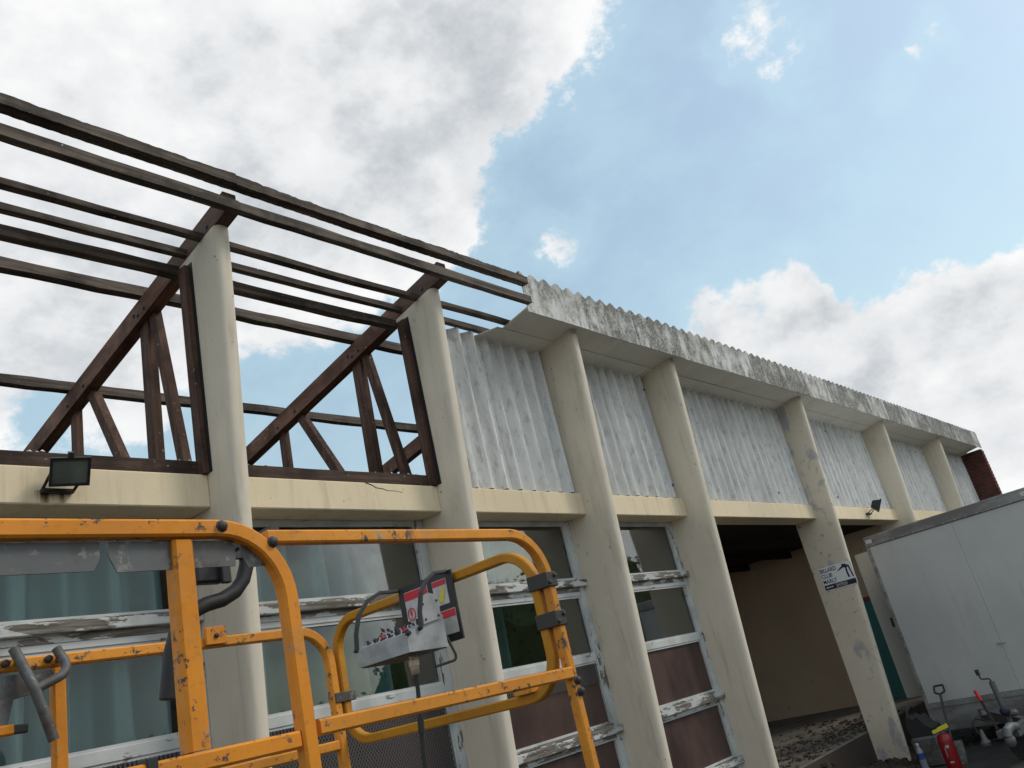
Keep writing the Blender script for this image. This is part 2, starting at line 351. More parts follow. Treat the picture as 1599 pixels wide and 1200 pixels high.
    def build(s, name, mat, parent=None, label=None, kind=None):
        o = wloc(parent) if parent is not None else Vector((0, 0, 0))
        me = bpy.data.meshes.new(name); me.from_pydata([(v[0]-o.x, v[1]-o.y, v[2]-o.z) for v in s.v], [], s.f)
        for p, q in zip(me.polygons, s.sm): p.use_smooth = q
        me.validate(); bm = bmesh.new(); bm.from_mesh(me); bmesh.ops.recalc_face_normals(bm, faces=bm.faces); bm.to_mesh(me); bm.free()
        if any(s.sm):
            try: me.set_sharp_from_angle(angle=R(40))
            except Exception: pass
        me.materials.append(MATS[mat]); ob = bpy.data.objects.new(name, me); col.objects.link(ob)
        if parent is not None: ob.parent = parent
        if label: ob['label'] = label
        if kind: ob['kind'] = kind
        return ob
def tag(o, label, cat, group=None):
    o['label'] = label; o['category'] = cat
    if group: o['group'] = group
    return o
def empty(name, loc, parent=None):
    o = bpy.data.objects.new(name, None); col.objects.link(o); o.location = Vector(loc) - (wloc(parent) if parent is not None else Vector((0, 0, 0)))
    o.empty_display_size = .2
    if parent is not None: o.parent = parent
    return o
def sq(w, h=None, ch=.16):
    h = h or w; a, b = w/2, h/2; c = min(w, h)*ch
    return [(-a+c, -b), (a-c, -b), (a, -b+c), (a, b-c), (a-c, b), (-a+c, b), (-a, b-c), (-a, -b+c)]
def circ(r, n=10): return [(r*math.cos(2*math.pi*i/n), r*math.sin(2*math.pi*i/n)) for i in range(n)]
def fillet(pts, rad, seg=7, closed=False):
    pts = [Vector(p) for p in pts]; out = []; n = len(pts)
    for i, p in enumerate(pts):
        if not closed and i in (0, n-1): out.append(p); continue
        a = (pts[i-1]-p).normalized(); b = (pts[(i+1) % n]-p).normalized(); ang = a.angle(b); d = rad/math.tan(ang/2)
        p0 = p+a*d; p1 = p+b*d; c = p + (a+b).normalized()*(rad/math.sin(ang/2))
        for k in range(seg+1):
            t = k/seg; th = (p0-c).angle(p1-c); w = ((p0-c)*math.sin((1-t)*th)+(p1-c)*math.sin(t*th))/math.sin(th); out.append(c+w)
    return out

# ------------------------------------------------------------------ ground
g = MB(); g.add([(-250, -250, 0), (250, -250, 0), (250, 250, 0), (-250, 250, 0)], [(0, 1, 2, 3)])
go = g.build('ground', 'asphalt'); go['kind'] = 'structure'

# ------------------------------------------------------------------ the hall
FX = [0.62, 2.30, 3.98, 5.64, 7.31, 10.60, 13.98, 17.32]; TH = .10; XE = 20.40
YB = 3.85            # front face of beam
YW = 4.06            # window plane
ZB0, ZB1 = 2.88, 3.06
PITCH = .166
SL = .17
def zs(y): return 4.38 - SL*(y-3.85)       # soffit line / underside of the rafters
hall = empty('hall_building', (2.3, 3.85, 0))
tag(hall, 'long cream hall with tapering concrete columns and a half-stripped timber roof', 'building')

def column(x0, mat):
    b = MB(); rings = []
    hs = [0, .5, 1.1, 1.7, 2.3, ZB0-.002, ZB0+.002, 3.3, 3.8, 4.2, None]
    for h in hs:
        z = 4.36 if h is None else h
        yn = 3.785 - .06*z; r = .055; yb = 4.14 if z < ZB0 else 3.93
        p = [(x0, yb), (x0, yn+.13), (x0, yn+r)]
        for i in range(1, 10):
            a = math.pi*i/10; ca, sa = math.cos(a), math.sin(a); p.append((x0+TH/2-TH/2*math.copysign(abs(ca)**.75, ca), yn+r-r*sa**.75))
        p += [(x0+TH, yn+r), (x0+TH, yn+.13), (x0+TH, yb)]
        rings.append([(x, y, zs(y)+.008 if h is None else z) for x, y in p])
    n = len(rings[0]); vs = [q for r_ in rings for q in r_]; fs = []
    for i in range(len(rings)-1):
        for k in range(n): j = (k+1) % n; fs.append((i*n+k, i*n+j, (i+1)*n+j, (i+1)*n+k))
    b.add(vs, fs, True); b.f += [tuple(range(n))[::-1], tuple((len(rings)-1)*n+k for k in range(n))]; b.sm += [False, False]
    return b.build('column', mat, hall)
for i, x in enumerate(FX):
    column(x, 'column_paint_scuffed' if i == 5 else 'column_paint')
# ring beam, one length per bay
ends = FX + [XE+.0]
for i in range(len(FX)):
    b = MB(); b.box(FX[i]+TH, ends[i+1], YB, 4.13, ZB0, ZB1, .006); b.build('beam', 'beam_paint', hall)

b = MB(); cp_ = [(3.36, 3.058), (3.41, 3.045), (3.44, 3.028), (3.50, 3.022), (3.53, 3.012), (3.60, 3.012), (3.66, 3.003)]
for (xa, za), (xb, zb), w_ in zip(cp_, cp_[1:], (.007, .006, .005, .004, .003, .002)): b.bar((xa, YB-.0006, za), (xb, YB-.0006, zb), w_, .0012, (0, 1, 0))
b.build('crack', 'black_rubber', hall)
# --- open bays: sill plate, frame post, trusses, purlins
def rough_bar(x0, x1, y0, y1, z0, z1, name, mat, parent=None, jag=.006, top=False, seg=.18):
    """a sawn length along X with slightly uneven edges; top=True gives a rotten, ragged upper edge"""
    n = max(2, int((x1-x0)/seg)); vs = []; fs = []; tp = 0; sg_ = random.uniform(.002, .006); ph_ = random.uniform(0, 6)
    for i in range(n+1):
        x = x0+(x1-x0)*i/n; dz_ = sg_*math.sin(x*2.1+ph_)+.35*sg_*math.sin(x*6.3+ph_*2); w = [dz_*.6]+[dz_+q_ for q_ in (random.uniform(-jag, jag)*.5, random.uniform(-jag, jag)*.5, random.uniform(-jag, jag)*.5)]; w_old = [random.uniform(-jag, jag)*.5 for _ in range(4)]
        tp = (.82*tp + (random.uniform(-.010, .005) if random.random() < .4 else 0) - (random.uniform(.006, .016) if random.random() < .06 else 0)) if top else 0
        vs += [(x, y0+w[0]*.5, z0+w[1]), (x, y1, z0+w[1]), (x, y1, z1+w[2]+tp), (x, y0+w[0]*.5, z1+w[3]+tp*.5)]
    for i in range(n):
        for k in range(4): j = (k+1) % 4; fs.append((4*i+k, 4*i+j, 4*i+4+j, 4*i+4+k))
    fs += [(0, 1, 2, 3), (4*n, 4*n+3, 4*n+2, 4*n+1)]
    b = MB(); b.add(vs, fs); return b.build(name, mat, parent if parent is not None else hall)
for i in (0, 1):
    x0, x1 = FX[i]+TH, FX[i+1]
    rough_bar(x0+.003, x1-.003, 3.885, 3.99, 3.072, 3.145, 'sill_plate', 'sill_timber', jag=.004)
    b = MB(); b.box(x0+.004, x1-.004, 3.90, 3.98, 3.0605, 3.071); b.build('groove_shade', 'black_rubber', hall)  # shade of the groove under the sill plate, put in as a black strip
    b = MB(); b.box(x1-.036, x1-.004, 3.825, 3.895, 3.062, 4.325); b.build('frame_post', 'truss_timber_upright', hall)
    b = MB(); b.box(x1-.0035, x1-.0005, 3.80, 3.925, 3.062, 4.34); b.build('seal_strip', 'black_rubber', hall)
def truss(x, y0=3.425):
    t = empty('roof_truss', (x, 3.85, 4.4), hall); xa, xb = x+.006, x+.088
    b = MB(); zr = lambda y: zs(y)
    b.add([(X, y, z) for X in (xa, xb) for (y, z) in ((y0, zr(y0)+.012), (y0, zr(y0)+.148), (8.8, zr(8.8)+.148), (8.8, zr(8.8)+.012))],
          [(0,1,2,3),(7,6,5,4),(0,4,5,1),(1,5,6,2),(2,6,7,3),(3,7,4,0)]); b.build('rafter', 'truss_timber', t)
    def leg(y0, z0, y1, z1, w, nm, tk=.05):
        q = MB(); q.bar((x+.07, y0, z0), (x+.07, y1, z1), tk, w, (0, 1, 0)); q.build(nm, 'truss_timber_upright', t)
    leg(4.505, 3.02, 4.49, zr(4.49)+.06, .105, 'post'); leg(5.56, 3.02, 5.55, zr(5.55)+.06, .085, 'post', .045)
    leg(4.15, 3.02, 4.39, zr(4.41)+.05, .066, 'brace', .05); leg(4.62, 3.02, 5.30, zr(5.3)+.05, .075, 'brace', .055)
    if x < 5:
        for yy in (4.40, 4.48, 4.53, 5.28, 5.54, 3.62, 3.70):
            q = MB(); q.lathe((x+.006, yy, zr(yy)+.055+.03*(round(yy*100) % 2)), [(.004, -.010), (.010, -.008), (.010, -.003), (.016, -.002), (.016, .001)], 8, 'x'); q.build('bolt', 'dark_steel', t)
    q = MB(); q.box(x+.04, x+.10, 4.15, 8.8, 2.97, 3.06); q.build('bottom_chord', 'truss_timber', t)
for i, x in enumerate(FX[:5]): truss(x, 3.425 if i < 3 else 3.47)
rough_bar(-1.2, 2.36, 3.355, 3.425, 4.628, 4.694, 'purlin', 'purlin_timber', top=True, jag=.0035, seg=.022)
rough_bar(2.363, 4.955, 3.36, 3.425, 4.626, 4.690, 'purlin', 'purlin_timber', top=True, jag=.0035, seg=.022)
rough_bar(-1.2, 2.37, 3.372, 3.422, 4.462, 4.525, 'eave_board', 'purlin_timber', jag=.007)
rough_bar(2.373, 4.957, 3.374, 3.422, 4.462, 4.522, 'eave_board', 'purlin_timber', jag=.007)
TX = [x+.03 for x in FX]; TX2 = [x+.11 for x in FX]
for i in (0, 1, 2):
    a, b_ = (TX2[i], TX[i+1]) if i < 2 else (TX2[2], 5.05)
    rough_bar(a, b_, 3.66, 3.71, 4.418, 4.452, 'soffit_batten', 'purlin_timber', jag=.004)
    rough_bar(a, b_, 3.85, 3.895, 4.412, 4.452, 'soffit_batten', 'purlin_timber', jag=.005)
    if i < 2: rough_bar(FX[i]+TH, FX[i+1]-.004, 3.935, 3.995, 4.318, 4.378, 'top_plate', 'purlin_timber', jag=.006)
for y in (4.42, 5.50, 6.6, 7.7):
    for a, b_ in ((-1.2, 4.05), (4.053, 7.40)):
        rough_bar(a, b_, y, y+.065, zs(y)+.156, zs(y)+.222, 'purlin', 'purlin_timber', jag=.007)

# --- upper wall cladding of corrugated sheets
def corr_sheet(x0, x1, z0, z1, y, phase, parent, name, mat, jitter=0.0):
    n = max(4, int((x1-x0)/PITCH*10)); vs = []; fs = []
    rows = [z0, (z0+z1)/2, z1]
    for k, z in enumerate(rows):
        for th in (0, .007):
            for i in range(n+1):
                x = x0+(x1-x0)*i/n; c = math.cos(2*math.pi*((x-phase)/PITCH)); yy = y - .040*c*(1 if c > 0 else .8)
                vs.append((x, yy+th, z + (jitter*math.sin(x*31) if k == 0 else 0)))
    m_ = n+1
    for k in range(2):
        for i in range(n):
            a = k*2*m_+i; fs.append((a, a+1, a+2*m_+1, a+2*m_)); a += m_; fs.append((a, a+2*m_, a+2*m_+1, a+1))
    for i in range(n): fs.append((i, i+m_, i+m_+1, i+1)); a = 4*m_+i; fs.append((a, a+1, a+m_+1, a+m_))
    for k in range(2):
        for i in (0, n): a = k*2*m_+i; fs.append((a, a+2*m_, a+3*m_, a+m_))
    b = MB(); b.add(vs, fs, True); return b.build(name, mat, parent)
fix_me = None
def fixing(x, y, z):
    global fix_me
    if fix_me is None:
        b = MB(); b.lathe((0, 0, 0), [(.004, -.010), (.007, -.008), (.007, -.004), (.015, -.003), (.016, .002)], 8, 'y'); o_ = b.build('fixing', 'galvanised'); fix_me = o_.data; bpy.data.objects.remove(o_)
    o_ = bpy.data.objects.new('fixing', fix_me); col.objects.link(o_); o_.parent = hall; o_.location = Vector((x, y, z)) - wloc(hall)
for i in range(2, 8):
    x0, x1 = FX[i]+TH+.004, ends[i+1]-.004
    ns = max(1, round((x1-x0)/.8)); w = (x1-x0)/ns
    for k in range(ns):
        corr_sheet(x0+k*w+.001, x0+(k+1)*w-.001, 3.072+random.uniform(0, .006), zs(3.9)+.035, 3.907+.004*(k % 2), x0, hall, 'corrugated_sheet', 'cladding_cement', .002)
        for zz in (3.20, 4.22):
            for dx in (0, 3):
                xf = x0 + PITCH*(round((k*w)/PITCH)+1+dx)
                if xf < x0+(k+1)*w-.03 and random.random() < .22: fixing(xf, 3.907-.040, zz)
    b = MB(); b.box(x0, x1, 3.957, 3.975, 3.062, 4.56 if i > 2 else 4.40); b.build('backing_board', 'dark_ceiling', hall)

# --- eaves: soffit boards, fascia sheets with a waved top, roof sheets
def slab(x0, x1, y0, y1, th, name, mat, lift=0.0, lab=None, skew=0.0):
    b = MB(); b.add([(X+(skew if (X == x0 and Y == y0) else 0), Y, zs(Y)+lift+d) for d in (0, th) for Y in (y0, y1) for X in (x0, x1)],
                    [(0,2,3,1),(4,5,7,6),(0,1,5,4),(2,6,7,3),(0,4,6,2),(1,3,7,5)]); return b.build(name, mat, hall, lab)
YF = 3.43
xs = 4.97; k = 0
while xs < XE-.02:
    w = (.78, .62, .55, 1.12, .62, 1.1)[k % 6]; x1 = min(xs+w, XE-.003)
    if XE-x1 < .25: x1 = XE-.003
    slab(xs+.002, x1-.003, YF+.012, 3.735, .008, 'soffit_panel', 'soffit_paint', lift=.009+random.uniform(0, .002))
    xs = x1; k += 1
xs = 4.74
while xs < XE-.02:
    x1 = min(xs+1.22, XE-.003)
    if XE-x1 < .3: x1 = XE-.003
    slab(xs+.002, x1-.003, 3.728, 3.947, .007, 'soffit_strip', 'soffit_paint', lift=.001, skew=.16 if xs < 4.8 else 0)
    xs = x1
xs = 5.02-.06; i = 0
while xs < XE+.03:
    x1 = min(xs+.83, XE+.06)
    if XE+.06-x1 < .3: x1 = XE+.06
    n = max(4, int((x1-xs)/PITCH*10)); vs = []; fs = []; dy = .004*(i % 2); lz = random.uniform(-.004, .004)
    for th in (0, .007):
        for r_ in range(3):
            for q in range(n+1):
                x = xs+(x1-xs)*q/n; wv = .024*math.cos(2*math.pi*(x-5.118)/PITCH)
                zt = 4.757+wv; zb = 4.412+lz; z = (zb, 4.66, zt)[r_]
                vs.append((x, YF+dy+th-(.006 if r_ == 2 else 0), z))
    m_ = n+1
    for th in (0, 1):
        for r_ in range(2):
            for q in range(n): a = th*3*m_+r_*m_+q; fs.append((a, a+1, a+m_+1, a+m_))
    for q in range(n): fs.append((q, q+1, 3*m_+q+1, 3*m_+q)); a = 2*m_+q; fs.append((a, a+1, 3*m_+a+1, 3*m_+a))
    for r_ in range(2):
        for q in (0, n): a = r_*m_+q; fs.append((a, a+m_, 3*m_+a+m_, 3*m_+a))
    b = MB(); b.add(vs, fs); b.build('fascia_panel', 'fascia_cement', hall)
    # roof sheet lying behind it
    yb = 3.52 if x1 < 7.6 else 8.9
    vs = []; fs = []
    for th in (0, .007):
        for yy in (YF+.002, yb):
            for q in range(n+1):
                x = xs+(x1-xs)*q/n; vs.append((x, yy, 4.759 - SL*(yy-YF) + .024*math.cos(2*math.pi*(x-5.118)/PITCH)+th))
    for th in (0, 1):
        for q in range(n): a = th*2*m_+q; fs.append((a, a+1, a+m_+1, a+m_))
    for r_ in (0, 1):
        for q in range(n): a = r_*m_+q; fs.append((a, a+1, a+2*m_+1, a+2*m_))
    for q in (0, n): fs.append((q, q+m_, q+3*m_, q+2*m_))
    b = MB(); b.add(vs, fs, False); b.build('roof_sheet', 'fascia_cement', hall)
    xs = x1+.0; i += 1
# purlins still holding the roof sheets
for y in (3.62, 4.42):
    rough_bar(7.42, XE-.02, y, y+.065, zs(y)+.156, zs(y)+.222, 'purlin', 'purlin_timber')

# --- brick end wall, its bricks along the face one sees
bw = MB(); bw.box(XE+.012, XE+.208, 3.462, 8.9, 0, 4.40); bwo = bw.build('brick_wall', 'mortar', hall)
brick_me = None
for c in range(58):
    y = 3.45 - (.11 if c % 2 else 0)
    for q in range(3):
        y0 = max(y+q*.225, 3.45); y1 = min(y+q*.225+.215, 3.95)
        if y1-y0 < .06: continue
        if y1-y0 > .21:
            if brick_me is None:
                bb = MB(); bb.box(0, .22, 0, .215, 0, .065, .004); o_ = bb.build('brick', 'brick', None); brick_me = o_.data; bpy.data.objects.remove(o_)
            ob = bpy.data.objects.new('brick', brick_me); col.objects.link(ob); ob.parent = bwo; ob.location = Vector((XE, y0, .004+c*.0755)) - wloc(bwo)
        else:
            bb = MB(); bb.box(XE, XE+.22, y0, y1, .004+c*.0755, .069+c*.0755, .004); bb.build('brick', 'brick', bwo)

# --- windows
ZR = [(2.40, 2.855), (1.815, 2.265), (1.30, 1.757), (.735, 1.195), (.20, .67)]
def window(x0, x1, idx):
    w = empty('window', ((x0+x1)/2, YW, .12), hall)
    for xa, xb in ((x0, x0+.075), (x1-.075, x1)): b = MB(); b.box(xa, xb, YW-.012, YW+.055, .12, ZB0-.002, .003); b.build('stile', 'frame_paint_upright', w)
    b = MB(); b.box(x0+.075, x1-.075, YW-.010, YW+.05, 2.855, ZB0-.002); b.build('head', 'frame_paint_across', w)
    b = MB(); b.box(x0+.003, x1-.002, YW-.05, YW-.013, 2.335, 2.388, .004); b.box(x0+.075, x1-.075, YW-.013, YW+.05, 2.30, 2.40); b.build('transom_ledge', 'sill_paint', w)
    for za, zb in ((2.265, 2.2995), (1.757, 1.815)):
        b = MB(); b.box(x0+.075, x1-.075, YW-.009, YW+.05, za, zb, .003); b.build('glazing_bar', 'frame_paint_across', w)
    b = MB(); b.box(x0+.003, x1-.002, YW-.045, YW-.013, 1.222, 1.280, .004); b.box(x0+.075, x1-.075, YW-.013, YW+.05, 1.195, 1.30); b.build('transom_ledge', 'sill_paint', w)
    b = MB(); b.box(x0+.003, x1-.002, YW-.045, YW-.013, .675, .728, .004); b.box(x0+.075, x1-.075, YW-.013, YW+.05, .67, .735); b.build('transom_ledge', 'sill_paint', w)
    for k, (za, zb) in enumerate(ZR):
        b = MB(); b.box(x0+.072, x1-.072, YW+.018, YW+.022, za-.003, zb+.003)
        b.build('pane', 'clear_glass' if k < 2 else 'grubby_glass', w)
        # thin inner bead round the pane
        q = MB(); e_ = .014
        for xa, xb in ((x0+.075, x0+.075+e_), (x1-.075-e_, x1-.075)): q.box(xa, xb, YW-.002, YW+.0175, za, zb)
        q.box(x0+.075+e_, x1-.075-e_, YW-.002, YW+.0175, za, za+e_); q.box(x0+.075+e_, x1-.075-e_, YW-.002, YW+.0175, zb-e_, zb); q.build('bead', 'frame_paint_across', w)
    b = MB(); b.box(x0, x1, YW-.03, YW+.12, 0, .12); b.build('plinth', 'column_paint', w)
    # diamond wire screen over the lower panes
    if idx < 3:
        q = MB(); za, zb = (1.31, 1.745) if idx < 2 else (1.60, 1.745); xa, xb = x0+.095, x1-.095; h = zb-za; st = .021; r_ = .0011
        for sgn in (1, -1):
            x = xa-h*.62
            while x < xb+h*.62:
                p = []
                for s_ in (0, 1):
                    p.append((x+(h*.62 if (s_ if sgn > 0 else 1-s_) else 0), za+h*s_))
                (ax, az), (bx_, bz) = p
                def clipx(ax, az, bx_, bz):
                    t0, t1 = 0, 1; d = bx_-ax
                    for lim, sg in ((xa, 1), (xb, -1)):
                        f0 = sg*(ax-lim); f1 = sg*(bx_-lim)
                        if f0 < 0 and f1 < 0: return None
                        if f0 < 0: t0 = max(t0, f0/(f0-f1))
                        elif f1 < 0: t1 = min(t1, f0/(f0-f1))
                    if t1-t0 < .02: return None
                    return ax+d*t0, az+(bz-az)*t0, ax+d*t1, az+(bz-az)*t1
                c_ = clipx(ax, az, bx_, bz)
                if c_: q.bar((c_[0], YW-.0045-.001*sgn, c_[1]), (c_[2], YW-.0045-.001*sgn, c_[3]), .0032, .0014, (0, 1, 0))
                x += st
        o_ = q.build('wire_screen', 'galvanised', w); o_['kind'] = 'stuff'
    return w
for i in range(4): window(FX[i]+TH+.001, FX[i+1]-.001, i)

# --- rooms behind the windows, porch
XP = 13.98
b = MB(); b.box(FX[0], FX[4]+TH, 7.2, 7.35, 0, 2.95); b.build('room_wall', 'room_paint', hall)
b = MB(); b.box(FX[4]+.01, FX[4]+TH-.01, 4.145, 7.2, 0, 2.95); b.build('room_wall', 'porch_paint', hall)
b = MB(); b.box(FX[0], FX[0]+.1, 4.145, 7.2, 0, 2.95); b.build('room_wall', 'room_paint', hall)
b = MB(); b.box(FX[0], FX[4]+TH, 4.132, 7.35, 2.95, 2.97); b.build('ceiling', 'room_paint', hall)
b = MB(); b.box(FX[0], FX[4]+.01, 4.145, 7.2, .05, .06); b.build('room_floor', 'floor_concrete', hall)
b = MB(); b.box(XP, XP+.14, 4.145, 8.9, 0, 2.93); b.build('porch_wall', 'porch_paint', hall)
b = MB(); b.box(FX[4]+TH-.01, XP, 8.7, 8.85, 0, 2.93); b.build('porch_wall', 'porch_paint', hall)
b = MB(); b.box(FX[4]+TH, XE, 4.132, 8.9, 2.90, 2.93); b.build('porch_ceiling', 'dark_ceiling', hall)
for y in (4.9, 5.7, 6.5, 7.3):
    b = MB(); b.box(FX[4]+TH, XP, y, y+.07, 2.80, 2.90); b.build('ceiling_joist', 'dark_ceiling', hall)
b = MB(); b.box(XP-.03, XP-.001, 4.16, 5.17, .375, 1.83); b.build('teal_panel', 'teal_paint', hall)
b = MB(); b.box(XP-.04, XP-.001, 4.16, 5.19, 1.832, 1.90); b.build('panel_trim', 'red_trim', hall)
b = MB(); b.box(XP+.14, XE, 4.06, 4.16, 0, 2.88); b.build('front_wall', 'column_paint', hall)
b = MB(); b.box(FX[4]+TH-.005, XP, 4.16, 8.7, -.02, .37, .01); po = b.build('porch_floor', 'floor_concrete'); po['kind'] = 'structure'
b = MB(); b.box(FX[4]+TH+.002, XP-.002, 4.146, 4.159, -.02, .362); b.build('step_riser', 'rubble', po)
# rubble swept over the porch floor and the ground before it
b = MB()
for i in range(1100):
    x = random.uniform(7.8, 12.4); y = 4.2+abs(random.gauss(0, .75)); z = .37
    if random.random() < .35: y = random.uniform(3.2, 4.12); z = 0
    if y > 8 or (10.5 < x < 10.9 and y < 4.2): continue
    s_ = random.choice((.008, .012, .016, .024)); a = random.uniform(0, 6); vs = []
    for (dx, dy, dz) in [(-1,-1,0),(1,-1,0),(1,1,0),(-1,1,0),(-.6,-.7,1),(.7,-.5,1),(.5,.7,1),(-.7,.6,1)]:
        dx *= random.uniform(.6, 1.3); dy *= random.uniform(.6, 1.3); dz *= random.uniform(.4, 1.1)
        vs.append((x+s_*(dx*math.cos(a)-dy*math.sin(a)), y+s_*(dx*math.sin(a)+dy*math.cos(a)), z+s_*dz))
    b.add(vs, [(0,3,2,1),(4,5,6,7),(0,1,5,4),(1,2,6,5),(2,3,7,6),(3,0,4,7)])
for i in range(700):
    x = random.uniform(7.5, 10.5); y = random.uniform(3.5, 4.13); z = max(0, (y-3.55)*.55*(.6+.4*math.sin(x*2.3)))*random.uniform(.3, 1)
    s_ = random.choice((.012, .018, .03, .05)); a = random.uniform(0, 6); vs = []
    for (dx, dy, dz) in [(-1,-1,-1.5),(1,-1,-1.5),(1,1,-1.5),(-1,1,-1.5),(-.6,-.7,1),(.7,-.5,1),(.5,.7,1),(-.7,.6,1)]:
        dx *= random.uniform(.6, 1.3); dy *= random.uniform(.6, 1.3)
        vs.append((x+s_*(dx*math.cos(a)-dy*math.sin(a)), min(y+s_*(dx*math.sin(a)+dy*math.cos(a)), 4.144), z+s_*dz*random.uniform(.4, 1.1)))
    b.add(vs, [(0,3,2,1),(4,5,6,7),(0,1,5,4),(1,2,6,5),(2,3,7,6),(3,0,4,7)])
ru = b.build('rubble', 'rubble'); ru['kind'] = 'stuff'; ru['label'] = 'dark broken crumbs scattered on the porch floor'
# white crumbs left on the sill plates
b = MB()
for i in range(260):
    x = random.choice((random.gauss(3.55, .28), random.gauss(3.9, .06), random.gauss(1.5, .35), random.gauss(2.2, .05), random.gauss(2.62, .1)))
    if not (.9 < x < 3.96) or 2.29 < x < 2.47: continue
    y = random.uniform(3.89, 3.97); s_ = random.uniform(.004, .013); z = 3.146
    b.add([(x-s_, y-s_, z), (x+s_, y-s_*.6, z), (x+s_*.4, y+s_, z), (x+random.uniform(-.3, .3)*s_, y, z+s_*random.uniform(.5, 1.3))], [(0, 2, 1), (0, 1, 3), (1, 2, 3), (2, 0, 3)])
cr_o = b.build('plaster_crumbs', 'plaster_crumb'); cr_o['kind'] = 'stuff'; cr_o['label'] = 'white plaster crumbs lying along the open sill plates'

# ------------------------------------------------------------------ curtains (hang inside)
def curtain(x0, x1, label, seed):
    rnd = random.Random(seed); n = int((x1-x0)/.008); vs = []; fs = []; ph = rnd.uniform(0, 6); rows = 9
    for r_ in range(rows):
        z = 2.86 - (2.86-1.25)*r_/(rows-1)
        for i in range(n+1):
            x = x0+(x1-x0)*i/n
            y = 4.33 + .10*math.sin(x*31+ph+.9*math.sin(x*5)+.15*r_*math.sin(x*5)) + .016*math.sin(x*83+ph*2) + .01*math.sin(x*11+r_*.3)
            vs.append((x + .01*math.sin(x*37+r_*.4), y, z))
    for r_ in range(rows-1):
        for i in range(n): a = r_*(n+1)+i; fs.append((a, a+1, a+n+2, a+n+1))
    b = MB(); b.add(vs, fs, True); o_ = b.build('curtain', 'curtain_cloth'); tag(o_, label, 'curtain', 'teal curtains behind the windows')
    md = o_.modifiers.new('thickness', 'SOLIDIFY'); md.thickness = .002
    return o_
curtain(.75, 2.20, 'teal pleated curtain filling the leftmost window behind the lift', 1)
curtain(2.50, 3.72, 'teal pleated curtain filling most of the window behind the control box', 2)
curtain(4.16, 4.79, 'narrow teal curtain drawn aside in the window right of the control box', 3)

# ------------------------------------------------------------------ floodlights
def floodlight(c, rz, tilt, s, label, rust=False):
    root = empty('floodlight', c); tag(root, label, 'floodlight', 'floodlights on the cream beam')
    T = Matrix.Translation(Vector(c)) @ Matrix.Rotation(rz, 4, 'Z') @ Matrix.Rotation(tilt, 4, 'X')
    b = MB(T); w, h, d = .105*s, .085*s, .05*s     # faces -Y
    b.add([(sx*w, -d, sz*h) for sz in (-1, 1) for sx in (-1, 1)] + [(sx*w*.62, d, sz*h*.62) for sz in (-1, 1) for sx in (-1, 1)], [(0,1,3,2),(4,6,7,5),(0,4,5,1),(2,3,7,6),(0,2,6,4),(1,5,7,3)])
    for k in range(6):
        x = (-.5+k/5)*w*1.0; b.box(x-.003, x+.003, d*.2, d*1.25, -h*.55, h*.55)
    hs = b.build('housing', 'floodlight_black', root)
    b = MB(T)
    for a in ((-w, w, -h, -h*.84), (-w, w, h*.84, h), (-w, -w*.87, -h*.84, h*.84), (w*.87, w, -h*.84, h*.84)): b.box(a[0], a[1], -d-.014, -d+.001, a[2], a[3])
    b.build('bezel', 'floodlight_black', root)
    b = MB(T); b.box(-w*.87, w*.87, -d-.006, -d-.001, -h*.84, h*.84); b.build('lens', 'lamp_glass', root)
    b = MB(T); b.box(-.012, .012, -d-.01, -d+.012, h, h+.022); b.build('latch', 'dark_steel', root)
    # stirrup bracket back to the beam
    b = MB(); c = Vector(c); base = Vector((c.x-.02*s, YB-.004, c.z-h*.95-.015))
    R3 = (Matrix.Rotation(rz, 4, 'Z') @ Matrix.Rotation(tilt, 4, 'X')).to_3x3()
    for sx in (-1, 1):
        p = c + R3 @ Vector((sx*(w*.86), 0, -h*.3)); q = base + Vector((sx*w*.82, -.02*s, 0))
        b.bar(p, q, .016*s, .006, (0, 1, 0))
    b.box(base.x-w*.86, base.x+w*.86, base.y-.035*s, base.y+.002, base.z-.012*s, base.z+.012*s, .002)
    b.build('bracket', 'dark_steel', root)
    return root
floodlight((1.555, 3.745, 3.015), R(-14), R(36), .78, 'black floodlight over a rust streak on the beam at the left edge')
floodlight((12.63, 3.70, 3.05), R(20), R(30), .95, 'black floodlight on the beam above the porch, next to the trailer')
b = MB(); b.box(1.43, 1.65, YB-.0016, YB-.0004, 2.8865, 2.945); b.build('rust_stain', 'rust_stain', hall)

# ------------------------------------------------------------------ sign on the entrance column
sg = empty('entrance_sign', (10.598, 3.84, 2.0)); tag(sg, 'white club entrance sign with navy lettering on the scuffed column', 'sign')
SX = FX[5]-.001
b = MB(); b.box(SX-.004, SX, 3.635, 4.055, 2.005, 2.285); b.build('board', 'sign_white', sg)
def text_part(txt, y, z, size, mat, parent, name='lettering', x=SX-.0052, bold=.0008, xsc=.80):
    cu_ = bpy.data.curves.new('txt', 'FONT'); cu_.body = txt; cu_.size = size; cu_.extrude = .0005; cu_.offset = bold
    to = bpy.data.objects.new('txt', cu_); col.objects.link(to); bpy.context.view_layer.update()
    me = bpy.data.meshes.new_from_object(to.evaluated_get(bpy.context.evaluated_depsgraph_get())); bpy.data.objects.remove(to)
    Tm = Matrix(((0, 0, -1, x), (-1, 0, 0, y), (0, 1, 0, z), (0, 0, 0, 1)))      # text right = -Y, up = Z, facing -X
    me.transform(Tm @ Matrix.Diagonal((xsc, 1, 1, 1))); me.transform(Matrix.Translation(-wloc(parent)))
    me.materials.clear(); me.materials.append(MATS[mat]); o_ = bpy.data.objects.new(name, me); col.objects.link(o_); o_.parent = parent; return o_
